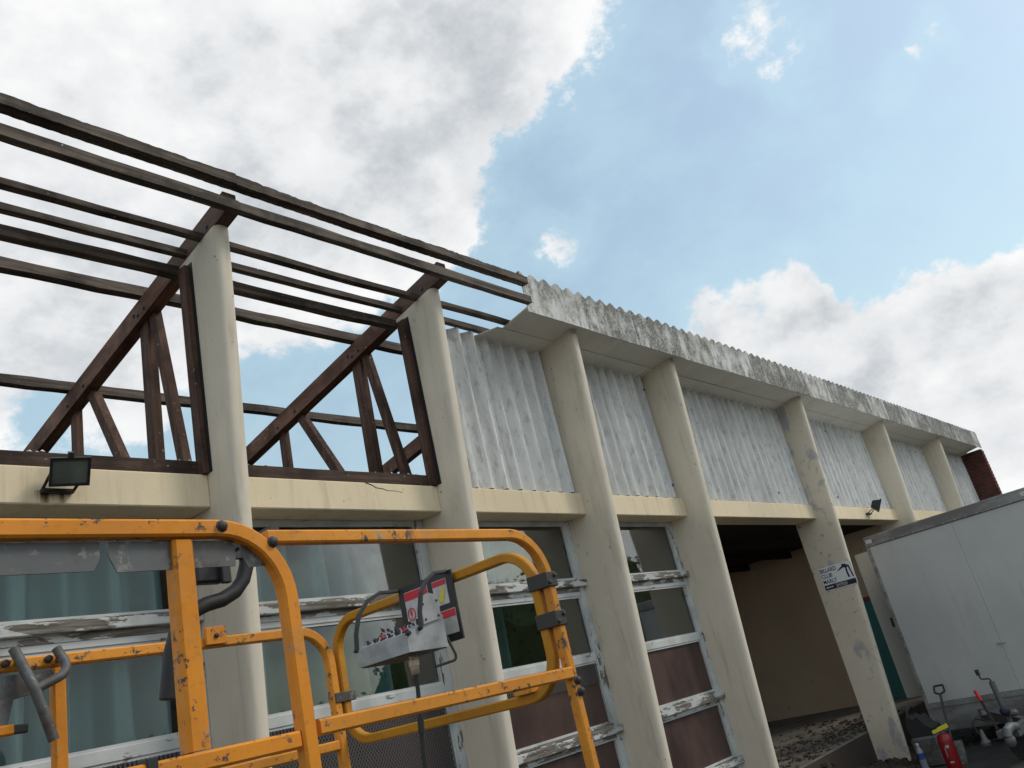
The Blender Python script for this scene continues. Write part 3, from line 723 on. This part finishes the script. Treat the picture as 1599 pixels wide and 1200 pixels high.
text_part('BILLARD', 4.045, 2.222, .070, 'navy_print', sg); text_part('CLUB', 4.045, 2.155, .070, 'navy_print', sg); text_part('MARLY', 4.045, 2.088, .070, 'navy_print', sg)
b = MB(); b.box(SX-.0055, SX-.0041, 3.645, 4.048, 2.012, 2.072); b.build('arrow_band', 'navy_print', sg)
text_part('ENTREE', 3.90, 2.024, .052, 'white_print', sg, x=SX-.0066)
b = MB(); f0 = lambda y, z: (SX-.0056, y, z); f1 = lambda y, z: (SX-.0066, y, z)
b.prism([(4.035, 2.042), (4.008, 2.058), (4.008, 2.049), (3.935, 2.049), (3.935, 2.035), (4.008, 2.035), (4.008, 2.026)], f0, f1); b.build('arrow', 'white_print', sg)
g0 = lambda y, z: (SX-.0041, y, z); g1 = lambda y, z: (SX-.0052, y, z)
b = MB()
b.prism([(3.730, 2.262), (3.712, 2.268), (3.700, 2.250), (3.690, 2.222), (3.712, 2.214), (3.742, 2.226), (3.775, 2.216), (3.80, 2.206), (3.838, 2.196), (3.80, 2.222), (3.765, 2.244)], g0, g1)
b.prism([(3.700, 2.252), (3.688, 2.225), (3.676, 2.16), (3.668, 2.095), (3.652, 2.095), (3.662, 2.17), (3.672, 2.24)], g0, lambda y, z: (SX-.0054, y, z))
b.prism([(3.722, 2.23), (3.704, 2.226), (3.708, 2.16), (3.700, 2.098), (3.722, 2.098), (3.728, 2.16)], g0, lambda y, z: (SX-.0056, y, z))
b.prism([(3.742+.016*math.cos(a*.7), 2.256+.016*math.sin(a*.7)) for a in range(9)], g0, lambda y, z: (SX-.0058, y, z))
b.build('player_figure', 'navy_print', sg)

# ------------------------------------------------------------------ the orange lift
lift = empty('aerial_lift', (1.0, 2.0, 0)); tag(lift, 'orange tubular work platform of a lift, paint chipped, with control box', 'lift')
ZL = .92
def tube(pts, w, name, mat, nrm, parent=None, closed=False, ch=.14):
    b = MB(); b.sweep(pts, sq(w, ch=ch), nrm, closed, smooth=False); return b.build(name, mat, parent if parent is not None else lift)
Y1, Y2 = 1.5, 2.5
# near side, left frame
tube(fillet([(.06, Y1, ZL), (.06, Y1, 2.052), (1.048, Y1, 2.052), (1.058, Y1, ZL)], .15, 10), .034, 'guard_rail', 'orange_paint', (0, 1, 0))
tube([(.082, Y1, 1.628), (1.028, Y1, 1.628)], .033, 'mid_rail', 'orange_paint', (0, 1, 0))
tube([(.826, Y1+.012, 1.647), (.826, Y1+.012, 2.03)], .042, 'upright', 'orange_paint', (0, 1, 0))
# near side, right frame
tube(fillet([(1.02, Y1+.012, 2.037), (1.934, Y1+.012, 2.037), (1.942, Y1+.012, ZL)], .13, 10), .029, 'guard_rail', 'orange_paint_rail', (0, 1, 0))
tube([(1.080, Y1+.004, 1.642), (1.922, Y1+.004, 1.642)], .032, 'mid_rail', 'orange_paint_rail', (0, 1, 0))
# far side
tube(fillet([(.06, Y2, ZL), (.06, Y2, 1.985), (1.885, Y2, 1.985), (1.892, Y2, ZL)], .12, 9), .032, 'guard_rail', 'orange_paint_rail', (0, 1, 0))
tube([(.08, Y2, 1.602), (1.87, Y2, 1.602)], .032, 'mid_rail', 'orange_paint_rail', (0, 1, 0))
tube([(.988, Y2, ZL), (.988, Y2, 1.965)], .034, 'upright', 'orange_paint', (0, 1, 0))
# end frame, a closed rounded loop
tube(fillet([(1.93, 1.552, 1.600), (1.93, 1.552, 2.006), (1.93, 2.50, 2.006), (1.93, 2.50, 1.600)], .11, 9, True), .030, 'end_frame', 'amber_paint', (1, 0, 0), closed=True)
tube(fillet([(.04, 1.54, 1.62), (.04, 1.54, 2.0), (.04, 2.46, 2.0), (.04, 2.46, 1.62)], .09, 6, True), .030, 'end_frame', 'amber_paint', (1, 0, 0), closed=True)
for z in (1.902, 1.792):
    b = MB(); b.box(1.908, 1.956, 1.492, 1.568, z-.021, z+.021, .002); pl = b.build('joint_plate', 'dark_steel', lift)
    for dx in (-.014, .014):
        b = MB(); b.lathe((1.932+dx, 1.49, z+dx*.7), [(.004, -.004), (.006, -.003), (.006, .001)], 8, 'y'); b.build('bolt', 'dark_steel', pl)
b = MB(); b.box(1.875, 1.962, 2.478, 2.522, 1.735, 1.768, .002); b.build('clamp', 'worn_steel', lift)
b = MB(); b.box(1.90, 1.93, 1.63, 1.70, 1.617, 1.628); b.build('tab', 'orange_paint_rail', lift)
# bolts on the near frame
for p in ((.905, Y1-.018, 2.054), (1.018, Y1-.018, 2.020), (1.94, Y1-.006, 1.62), (1.945, Y1-.006, 1.59)):
    b = MB(); b.lathe(p, [(.004, -.010), (.009, -.007), (.010, -.002), (.013, 0), (.013, .002)], 8, 'y'); b.build('bolt', 'dark_steel', lift)
# grey flap plates under the near top rail
for xa, xb, c0, c1 in ((.10, .672, .0, .012), (.688, .942, .014, .002), (.955, 1.035, .014, 0)):
    b = MB(); b.prism([(xa, 2.031), (xb, 2.031), (xb, 2.0), (xb-c1, 1.978), (xa+c0, 1.974), (xa, 2.004)], lambda x, z: (x, Y1+.004, z), lambda x, z: (x, Y1+.008, z)); b.build('flap_plate', 'worn_steel', lift)
b = MB(); b.bar((.845, Y1-.002, 2.075), (.875, Y1-.0, 2.0), .05, .02, (1, 0, 0)); 
# bolted lug on the far rail
b = MB(); b.box(1.415, 1.485, Y2-.03, Y2-.0165, 1.975, 2.03, .002); lg = b.build('lug', 'orange_paint', lift)
b = MB(); b.lathe((1.45, Y2-.031, 2.002), [(.004, -.008), (.008, -.005), (.008, .002)], 8, 'y'); b.build('bolt', 'dark_steel', lg)
b = MB(); b.sweep([(.06, Y2-.02, 1.822), (.868, Y2-.02, 1.822)], sq(.026), (0, 1, 0), smooth=False); gr = b.build('gate_rail', 'orange_paint', lift)
b = MB(); b.sweep([(.862, Y2-.02, 1.822), (.902, Y2-.02, 1.820)], sq(.022), (0, 1, 0), smooth=False); b.build('rail_end', 'dark_steel', gr)
b = MB(); b.box(.722, .742, Y1-.020, Y1+.018, 1.607, 1.652, .002); b.build('strap', 'black_rubber', lift)
# hooks on the far rail
b = MB(); b.sweep(fillet([(.867, 2.462, 2.022), (.905, 2.43, 1.91), (.948, 2.43, 1.775)], .05, 4), circ(.0135, 10)); b.build('hook', 'worn_steel', lift)
b = MB(); b.sweep(fillet([(.972, 2.462, 2.012), (1.0, 2.44, 1.945), (.90, 2.43, 1.905)], .035, 6), circ(.0125, 10)); b.build('hook', 'worn_steel', lift)
for xx in (.852, .886, .958, .99):
    b = MB(); b.lathe((xx, Y2-.017, 1.988), [(.005, -.016), (.010, -.012), (.010, 0)], 8, 'y'); b.build('bolt', 'dark_steel', lift)
b = MB(); b.prism([(.80, 1.955), (.965, 1.96), (.975, 1.935), (.93, 1.905), (.87, 1.895), (.855, 1.83), (.825, 1.815), (.80, 1.85)], lambda x, z: (x, 2.475, z), lambda x, z: (x, 2.482, z)); b.build('bracket_plate', 'worn_steel', lift)
# bent rubber-covered handle and latch box
hp = [(1.126, 1.75, 2.07), (1.122, 1.75, 2.04), (1.108, 1.75, 2.005), (1.085, 1.75, 1.98), (1.05, 1.75, 1.963), (1.01, 1.75, 1.955), (.972, 1.75, 1.94), (.938, 1.75, 1.905), (.922, 1.75, 1.86), (.905, 1.75, 1.766)]
b = MB(); b.sweep(hp, circ(.0172, 12)); b.build('bent_handle', 'black_rubber', lift)
b = MB(); b.box(.985, 1.055, 1.735, 1.765, 2.0, 2.06, .006); b.box(1.04, 1.062, 1.72, 1.735, 1.995, 2.045, .002); b.build('latch_box', 'black_plastic', lift)
b = MB(); b.box(.95, 1.14, 1.742, 1.758, 2.056, 2.075); b.box(1.04, 1.06, 1.515, 1.745, 2.056, 2.066); b.build('latch_arm', 'black_plastic', lift)
# control box
cb = empty('control_box', (1.78, 2.0, 1.80), lift)
ya, yb_ = 1.872, 2.105
b = MB(); b.prism([(1.692, 1.800), (1.850, 1.800), (1.850, 1.895), (1.835, 1.897), (1.694, 1.852)], lambda x, z: (x, ya, z), lambda x, z: (x, yb_, z)); b.build('case', 'box_grey', cb)
b = MB(); b.prism([(1.7, 1.7995), (1.845, 1.7995), (1.845, 1.797), (1.7, 1.797)], lambda x, z: (x, ya+.005, z), lambda x, z: (x, yb_-.005, z)); b.build('base_plate', 'worn_steel', cb)
sl = Vector((.141, 0, .045)).normalized(); nn = Vector((-sl.z, 0, sl.x))
P0 = Vector((1.694, 0, 1.852))
b = MB(); p = [P0+sl*.006+nn*.0006, P0+sl*.140+nn*.0006]
b.add([(q.x, y, q.z) for q in p for y in (ya+.008, yb_-.008)] + [(q.x+nn.x*.001, y, q.z+nn.z*.001) for q in p for y in (ya+.008, yb_-.008)], [(0,1,3,2),(4,6,7,5),(0,4,5,1),(2,3,7,6),(0,2,6,4),(1,5,7,3)]); b.build('face_plate', 'box_grey', cb)
for i in range(4):
    for j in range(6):
        y = ya+.03+j*.034; s_ = .026+i*.031; mt = random.choice(('black_plastic',)*7+('red_print', 'navy_print', 'box_grey'))
        c = P0+sl*s_+nn*.002; b = MB(); a0 = Vector((c.x, y, c.z)); 
        if (i+j) % 3: b.sweep([a0, a0+nn*.006+Vector((0, .002, 0)), a0+nn*.011+Vector((0, .003, 0))], circ(.004, 7)); b.sweep([a0, a0+nn*.003], circ(.009, 8))
        else: b.sweep([a0, a0+nn*.004], circ(.011, 9))
        b.build('switch', mt, cb)
for y in (ya, yb_):
    b = MB(); b.sweep([(1.694, y, 1.852), (1.700, y, 1.90), (1.722, y, 1.958), (1.765, y, 2.0), (1.82, y, 2.022), (1.895, y, 2.022)] if y > 2 else [(1.745, y-.008, 1.862), (1.752, y-.008, 1.91), (1.77, y-.008, 1.965), (1.80, y-.006, 2.0), (1.84, y-.004, 2.022), (1.898, y, 2.026)], sq(.013, .011), None, smooth=False); b.build('guard_hoop', 'black_plastic', cb)
for y, z, x in ((ya-.002, 1.852, 1.698), (yb_+.001, 1.852, 1.694), (ya-.002, 1.862, 1.745)):
    b = MB(); b.lathe((x, y, z), [(.006, -.008), (.007, 0), (.006, .008)], 8, 'y'); b.build('knob', 'black_rubber', cb)
b = MB(); pts = [(1.762, 1.872), (1.835, 1.885), (1.838, 1.935), (1.825, 1.957), (1.80, 1.963), (1.775, 1.955), (1.760, 1.935)]; b.prism(pts, lambda x, z: (x, ya-.007, z), lambda x, z: (x, ya-.001, z)); b.build('socket_cover', 'box_grey', cb)
for xx, zz in ((1.772, 1.885), (1.826, 1.893), (1.770, 1.93), (1.828, 1.938)):
    b = MB(); b.lathe((xx, ya-.007, zz), [(.003, -.003), (.004, 0)], 8, 'y'); b.build('screw', 'dark_steel', cb)
b = MB(); b.prism([(1.850, 1.815), (2.105, 1.815), (2.105, 2.028), (1.850, 2.028)], lambda y, z: (1.898, y, z), lambda y, z: (1.904, y, z)); 
bp = b.build('back_plate', 'black_plastic', cb)
def sticker(y0, y1, z0, z1, mat, d=.0): 
    b = MB(); b.box(1.8965-d, 1.8978-d, y0, y1, z0, z1); b.build('sticker', mat, bp)
sticker(1.965, 2.078, 1.86, 2.008, 'white_print'); sticker(1.967, 2.076, 1.980, 2.006, 'red_print', .0014)
sticker(1.878, 1.942, 1.930, 2.008, 'white_print'); sticker(1.880, 1.940, 1.990, 2.006, 'red_print', .0014)
sticker(1.860, 1.945, 1.838, 1.912, 'white_print'); sticker(1.862, 1.943, 1.888, 1.910, 'red_print', .0014)
b = MB(); b.prism([(1.920, 1.940), (1.902, 1.937), (1.888, 1.975), (1.900, 1.984)], lambda y, z: (1.8948, y, z), lambda y, z: (1.8962, y, z)); b.build('sticker', 'yellow_print', bp)
for yc, zc in ((2.055, 1.935), (1.985, 1.935)):
    b = MB(); b.sweep([(1.8955, yc+.017*math.cos(a*math.pi/9), zc+.019*math.sin(a*math.pi/9)) for a in range(18)], sq(.004, .0014), (1, 0, 0), True, smooth=False); b.build('warning_ring', 'red_print', bp)
    b = MB(); b.prism([(yc+.004, zc+.013), (yc-.003, zc+.013), (yc, zc+.003), (yc-.005, zc+.003), (yc+.003, zc-.014), (yc+.001, zc-.002), (yc+.006, zc-.002)], lambda y, z: (1.8948, y, z), lambda y, z: (1.8962, y, z)); b.build('warning_bolt', 'red_print', bp)
b = MB(); b.sweep(fillet([(1.86, ya+.01, 1.83), (1.868, ya-.005, 1.775), (1.868, ya-.005, 1.758), (1.80, ya+.02, 1.750)], .012, 4), circ(.0042, 8)); b.build('wire_bracket', 'black_plastic', cb)
b = MB(); b.lathe((1.772, 1.95, 1.742), [(.010, 0), (.014, .006), (.014, .022), (.017, .024), (.017, .042), (.014, .044), (.014, .058)], 12); b.build('cable_gland', 'brass', cb)
b = MB(); b.sweep([(1.772, 1.95, 1.752), (1.770, 1.95, 1.70), (1.762, 1.952, 1.62), (1.752, 1.955, 1.52), (1.75, 1.96, 1.2), (1.76, 1.97, ZL+.02)], circ(.0065, 9)); b.build('cable', 'black_rubber', cb)
b = MB(); b.sweep([(1.7625, 1.952, 1.625), (1.758, 1.953, 1.58)], circ(.0095, 9)); b.build('cable_sleeve', 'black_rubber', cb)
b = MB(); b.box(1.902, 1.93, 1.88, 2.08, 1.99, 2.02); b.build('hanger', 'black_plastic', cb)
# platform floor, toe boards, scissor arms, chassis and wheels (below the frame)
b = MB(); b.box(.0, 1.99, 1.46, 2.54, ZL-.06, ZL+.012, .004); b.build('platform_floor', 'worn_steel', lift)
for yy in (1.475, 2.515):
    b = MB(); b.box(.08, 1.90, yy-.004, yy+.004, ZL+.012, ZL+.15); b.build('toe_board', 'orange_paint', lift)
for k, (z0, z1) in enumerate(((.55, .70), (.70, .86))):
    for yy in (1.65, 2.35):
        b = MB(); b.bar((.15, yy, z0), (1.85, yy, z1), .05, .08); b.bar((.15, yy+.06, z1), (1.85, yy+.06, z0), .05, .08); b.build('scissor_arm', 'orange_paint', lift)
b = MB(); b.box(.0, 2.0, 1.6, 2.4, .22, .52, .02); b.build('chassis', 'dark_steel', lift)
for xx in (.3, 1.7):
    for yy in (1.5, 2.5):
        b = MB(); b.lathe((xx, yy, .2), [(.07, -.07), (.19, -.065), (.2, -.04), (.2, .04), (.19, .065), (.07, .07)], 20, 'y'); b.build('wheel', 'black_rubber', lift)

# ------------------------------------------------------------------ box trailer (its drawbar end towards the viewer)
TR = Matrix.Translation((11.02, 3.52, 0)) @ Matrix.Rotation(-R(8.9), 4, 'Z')    # local: x = into the trailer, y = across (0 at the building end, negative towards the yard)
tr = empty('box_trailer', (11.5, 2.4, 0)); tag(tr, 'white box trailer parked against the porch, side door open', 'trailer')
WD, LN, Z0, Z1 = 2.25, 3.4, .51, 2.40
def tb(x0, x1, y0, y1, z0, z1, name, mat, ch=0, parent=None):
    b = MB(TR); b.box(x0, x1, y0, y1, z0, z1, ch); return b.build(name, mat, parent if parent is not None else tr)
tb(.02, LN, -WD+.02, -.02, Z0, Z1+.09, 'body', 'trailer_white')
for k, (ya_, yb2) in enumerate(((-.03, -1.085), (-1.088, -WD+.03))): tb(.004, .019, yb2, ya_, Z0+.005, Z1-.005, 'front_panel', 'trailer_white')
tb(-.012, .05, -WD-.01, .012, Z1, Z1+.125, 'top_rail', 'trailer_trim', .006)
tb(-.010, .035, -.03, .012, .30, Z1-.001, 'corner_post', 'trailer_trim', .004); tb(-.010, .035, -WD-.01, -WD+.03, .30, Z1-.001, 'corner_post', 'trailer_trim', .004)
tb(-.004, .04, -WD+.031, -.031, .20, Z0-.002, 'skirt', 'trailer_trim', .004); tb(-.016, -.0045, -WD+.031, -.031, Z0-.055, Z0+.0, 'lower_rail', 'trailer_trim', .003)
tb(.05, LN-.05, -WD+.1, -.1, .40, Z0-.004, 'chassis', 'dark_steel')
tb(.06, .09, .015, .235, .60, Z1-.04, 'side_door', 'aluminium', .004)
tb(.045, .0595, .05, .075, 1.42, 1.53, 'door_latch', 'dark_steel')
for yy in (-.055, -1.95):
    b = MB(TR); b.box(-.022, -.0125, yy-.04, yy+.04, Z1+.035, Z1+.085, .006); b.build('marker_lamp', 'white_print', tr)
b = MB(TR); b.sweep([(-.004, -1.05, 1.02), (-.03, -1.055, 1.015), (-.03, -1.12, 1.01), (-.004, -1.125, 1.01)], circ(.007, 8)); b.build('grab_handle', 'aluminium', tr)
rv = None
for k in range(17):
    for (px_, py_, pz_) in ((-.0125, -.10-k*.13, Z1+.012), (-.0105, -.012, .55+k*.108), (-.0165, -.10-k*.13, Z0-.03)):
        if rv is None:
            b = MB(); b.lathe((0, 0, 0), [(.002, -.003), (.006, -.002), (.007, .001)], 7, 'x'); o_ = b.build('rivet', 'aluminium'); rv = o_.data; bpy.data.objects.remove(o_)
        o_ = bpy.data.objects.new('rivet', rv); col.objects.link(o_); o_.parent = tr; o_.location = TR @ Vector((px_, py_, pz_)) - wloc(tr)
for yy in (-.12, -WD+.12):
    b = MB(TR); b.lathe((1.75, yy, .33), [(.1, -.1), (.31, -.09), (.33, -.06), (.33, .06), (.31, .09), (.1, .1)], 20, 'y'); b.build('wheel', 'black_rubber', tr)
# drawbar, coupling, handbrake, jockey wheel   (world coordinates, in front of the trailer)
b = MB(); b.bar((10.95, 2.95, .33), (9.85, 2.30, .31), .06, .10); b.bar((10.75, 1.55, .33), (9.85, 2.25, .31), .06, .10); b.bar((9.95, 2.27, .31), (9.45, 2.33, .30), .07, .09); b.build('drawbar', 'galvanised', tr)
b = MB(); b.sweep([(9.52, 2.32, .33), (9.40, 2.34, .35), (9.32, 2.36, .33), (9.30, 2.365, .28)], circ(.045, 10)); b.lathe((9.31, 2.36, .2), [(.03, 0), (.05, .03), (.05, .07), (.035, .09)], 12); b.build('coupling', 'galvanised', tr)
b = MB(); b.sweep([(9.62, 2.50, .26), (9.62, 2.53, .45), (9.62, 2.558, .62)], sq(.026, .014), None, smooth=False); hb = b.build('handbrake', 'dark_steel', tr)
b = MB(); b.sweep([(9.62, 2.556, .60), (9.62, 2.575, .70)], circ(.017, 9)); b.build('grip', 'red_print', hb)
b = MB(); b.box(9.55, 9.70, 2.36, 2.52, .24, .31, .006); b.build('handbrake_housing', 'galvanised', tr)
b = MB(); b.sweep([(9.80, 2.405, .10), (9.80, 2.44, .735)], circ(.028, 12)); jw = b.build('jockey_wheel', 'galvanised', tr)
b = MB(); b.sweep(fillet([(9.80, 2.441, .73), (9.80, 2.443, .765), (9.78, 2.52, .775), (9.78, 2.525, .84)], .015, 4), circ(.008, 8)); b.sweep([(9.78, 2.525, .815), (9.78, 2.53, .87)], circ(.020, 9)); b.build('crank', 'black_plastic', jw)
b = MB(); b.lathe((9.80, 2.40, .11), [(.03, -.03), (.105, -.028), (.11, -.015), (.11, .015), (.105, .028), (.03, .03)], 16, 'x'); b.build('roller', 'black_rubber', jw)
b = MB(); b.sweep([(9.70, 2.60, .40), (9.66, 2.68, .44), (9.64, 2.72, .40), (9.64, 2.70, .30), (9.66, 2.62, .22), (9.62, 2.5, .24)], circ(.010, 8)); b.build('brake_cable', 'black_rubber', tr)
b = MB(); b.lathe((9.62, 2.66, .18), [(.02, 0), (.045, .01), (.05, .04), (.03, .07), (.015, .16)], 12); b.build('lock_knob', 'galvanised', tr)
b = MB(); b.lathe((9.70, 2.40, .42), [(.02, 0), (.04, .015), (.05, .04), (.04, .07), (.015, .085)], 14); b.build('plug_cover', 'navy_print', tr)
b = MB(); b.box(9.70, 9.78, 2.30, 2.42, .40, .46, .02); b.build('wrapping', 'galvanised', tr)
b = MB(); b.lathe((9.70, 2.60, .44), [(.02, 0), (.04, .02), (.03, .05), (.01, .06)], 10); b.build('wrapping', 'galvanised', tr)

# ------------------------------------------------------------------ small things by the trailer
ex = empty('fire_extinguisher', (9.6, 3.02, 0)); tag(ex, 'red fire extinguisher with yellow top standing beside the drawbar', 'extinguisher')
b = MB(); b.lathe((9.6, 3.02, 0), [(.06, 0), (.068, .006), (.072, .03), (.072, .29), (.066, .33), (.045, .355), (.024, .365)], 20); b.build('cylinder', 'extinguisher_red', ex)
b = MB(); b.lathe((9.6, 3.02, .364), [(.024, 0), (.026, .03), (.018, .04)], 12); b.build('valve', 'galvanised', ex)
b = MB(); b.bar((9.58, 3.10, .385), (9.6, 2.945, .425), .035, .03); b.bar((9.6, 3.05, .412), (9.6, 2.95, .44), .03, .014); b.build('lever', 'yellow_print', ex)
b = MB()
def decal(a0, a1, z0, z1):
    n = 5; vs = []
    for i in range(n+1):
        a = R(a0+(a1-a0)*i/n)
        for z in (z0, z1): vs.append((9.6-.0728*math.cos(a), 3.02+.0728*math.sin(a), z))
    b.add(vs, [(2*i, 2*i+1, 2*i+3, 2*i+2) for i in range(n)])
decal(-30, -4, .232, .258); decal(2, 8, .15, .24); decal(-26, 2, .092, .108)
b.build('label', 'box_grey', ex)
wb = empty('water_bottle', (9.62, 3.31, 0)); tag(wb, 'clear plastic water bottle with blue label at the column foot', 'bottle')
b = MB(); b.lathe((9.62, 3.31, 0), [(.030, 0), (.036, .01), (.036, .08), (.034, .10), (.036, .12), (.036, .205), (.026, .245), (.014, .268), (.014, .285)], 14); b.build('body', 'bottle_plastic', wb)
b = MB(); b.lathe((9.62, 3.31, .15), [(.0366, 0), (.0366, .06)], 14); b.build('label', 'blue_print', wb)
b = MB(); b.lathe((9.62, 3.31, .283), [(.016, 0), (.016, .018), (.012, .02)], 12); b.build('cap', 'white_print', wb)
sh_ = empty('spade', (10.1, 3.15, 0)); tag(sh_, 'spade with a grey D handle leaning on the trailer front', 'spade')
b = MB(); b.sweep([(10.15, 3.13, .18), (10.60, 3.20, .63)], circ(.014, 9)); b.build('shaft', 'dark_steel', sh_)
b = MB(); tt = Vector((.45, .07, .45)).normalized(); q0 = Vector((10.60, 3.20, .63)); sd_ = Vector((0, 1, 0))
b.sweep(fillet([q0, q0+tt*.03+sd_*.055, q0+tt*.12+sd_*.05, q0+tt*.12-sd_*.05, q0+tt*.03-sd_*.055, q0], .012, 3), circ(.011, 8)); b.build('handle', 'black_plastic', sh_)
b = MB(); b.add([(9.97, 3.0, 0.0), (9.97, 3.2, 0.0), (10.17, 3.03, .2), (10.17, 3.25, .2), (9.985, 3.0, 0.0), (9.985, 3.2, 0.0), (10.18, 3.03, .195), (10.18, 3.25, .195)], [(0,1,3,2),(4,6,7,5),(0,4,5,1),(2,3,7,6),(0,2,6,4),(1,5,7,3)]); b.build('blade', 'worn_steel', sh_)
tl = empty('tool_bag', (10.15, 3.40, 0)); tag(tl, 'black tool bag on a grey block between column and extinguisher', 'bag')
b = MB(); b.box(10.0, 10.4, 3.22, 3.50, 0, .30, .02); b.build('block', 'worn_steel', tl)
b = MB(); rnd = random.Random(4)
pr = [(3.24, .302), (3.48, .302), (3.50, .42), (3.47, .52), (3.41, .48), (3.36, .50), (3.30, .41), (3.24, .37)]
b.prism(pr, lambda y, z: (10.04, y, z), lambda y, z: (10.36, y, z)); b.build('bag', 'black_rubber', tl)
b = MB(); b.sweep([(10.1, 3.47, .50), (10.12, 3.46, .57), (10.2, 3.44, .60), (10.28, 3.45, .57), (10.3, 3.46, .50)], circ(.014, 8)); b.build('strap', 'black_plastic', tl)

# ------------------------------------------------------------------ hedge across the yard (mirrored in the panes)
# tall hedge closing the far side of the yard, behind the viewer
hd = empty('hedge', (15, -11, 0)); tag(hd, 'tall dark hedge across the yard, mirrored low in the window panes', 'hedge')
rnd = random.Random(5); b = MB(); n = 140; vs = []; fs = []; tops = []
for i in range(n+1):
    x = -25+80*i/n; h = 2.1+3.2*min(1, max(0, (x-14.5)/4))+.3*math.sin(x*.7)+.35*math.sin(x*1.9+1)+rnd.uniform(-.2, .2); tops.append((x, h))
    vs += [(x, -10.2, 0), (x, -10.2+rnd.uniform(-.1, .1), h*.75), (x, -10.9, h), (x, -11.8, h*.75), (x, -11.8, 0)]
for i in range(n):
    for k in range(4): fs.append((5*i+k, 5*i+k+1, 5*i+k+6, 5*i+k+5))
b.add(vs, fs); b.build('hedge_body', 'leaf', hd)
b = MB()
for k in range(14000):
    x, h = rnd.choice(tops); x += rnd.uniform(-.4, .4); z = h*(1-rnd.random()**2*.9)+rnd.uniform(-.05, .3); y = -10.2-.7*max(0, (z/h-.7)/.3)+rnd.uniform(-.15, .22)
    p = Vector((x, y, z)); u = Vector((rnd.uniform(-1, 1), rnd.uniform(-1, 1), rnd.uniform(-1, 1))).normalized(); v = u.orthogonal().normalized(); L_ = rnd.uniform(.05, .12)
    b.add([p-u*L_, p+v*L_*.5, p+u*L_, p-v*L_*.5], [(0, 1, 2, 3)])
b.build('leaves', 'leaf', hd, kind='stuff')
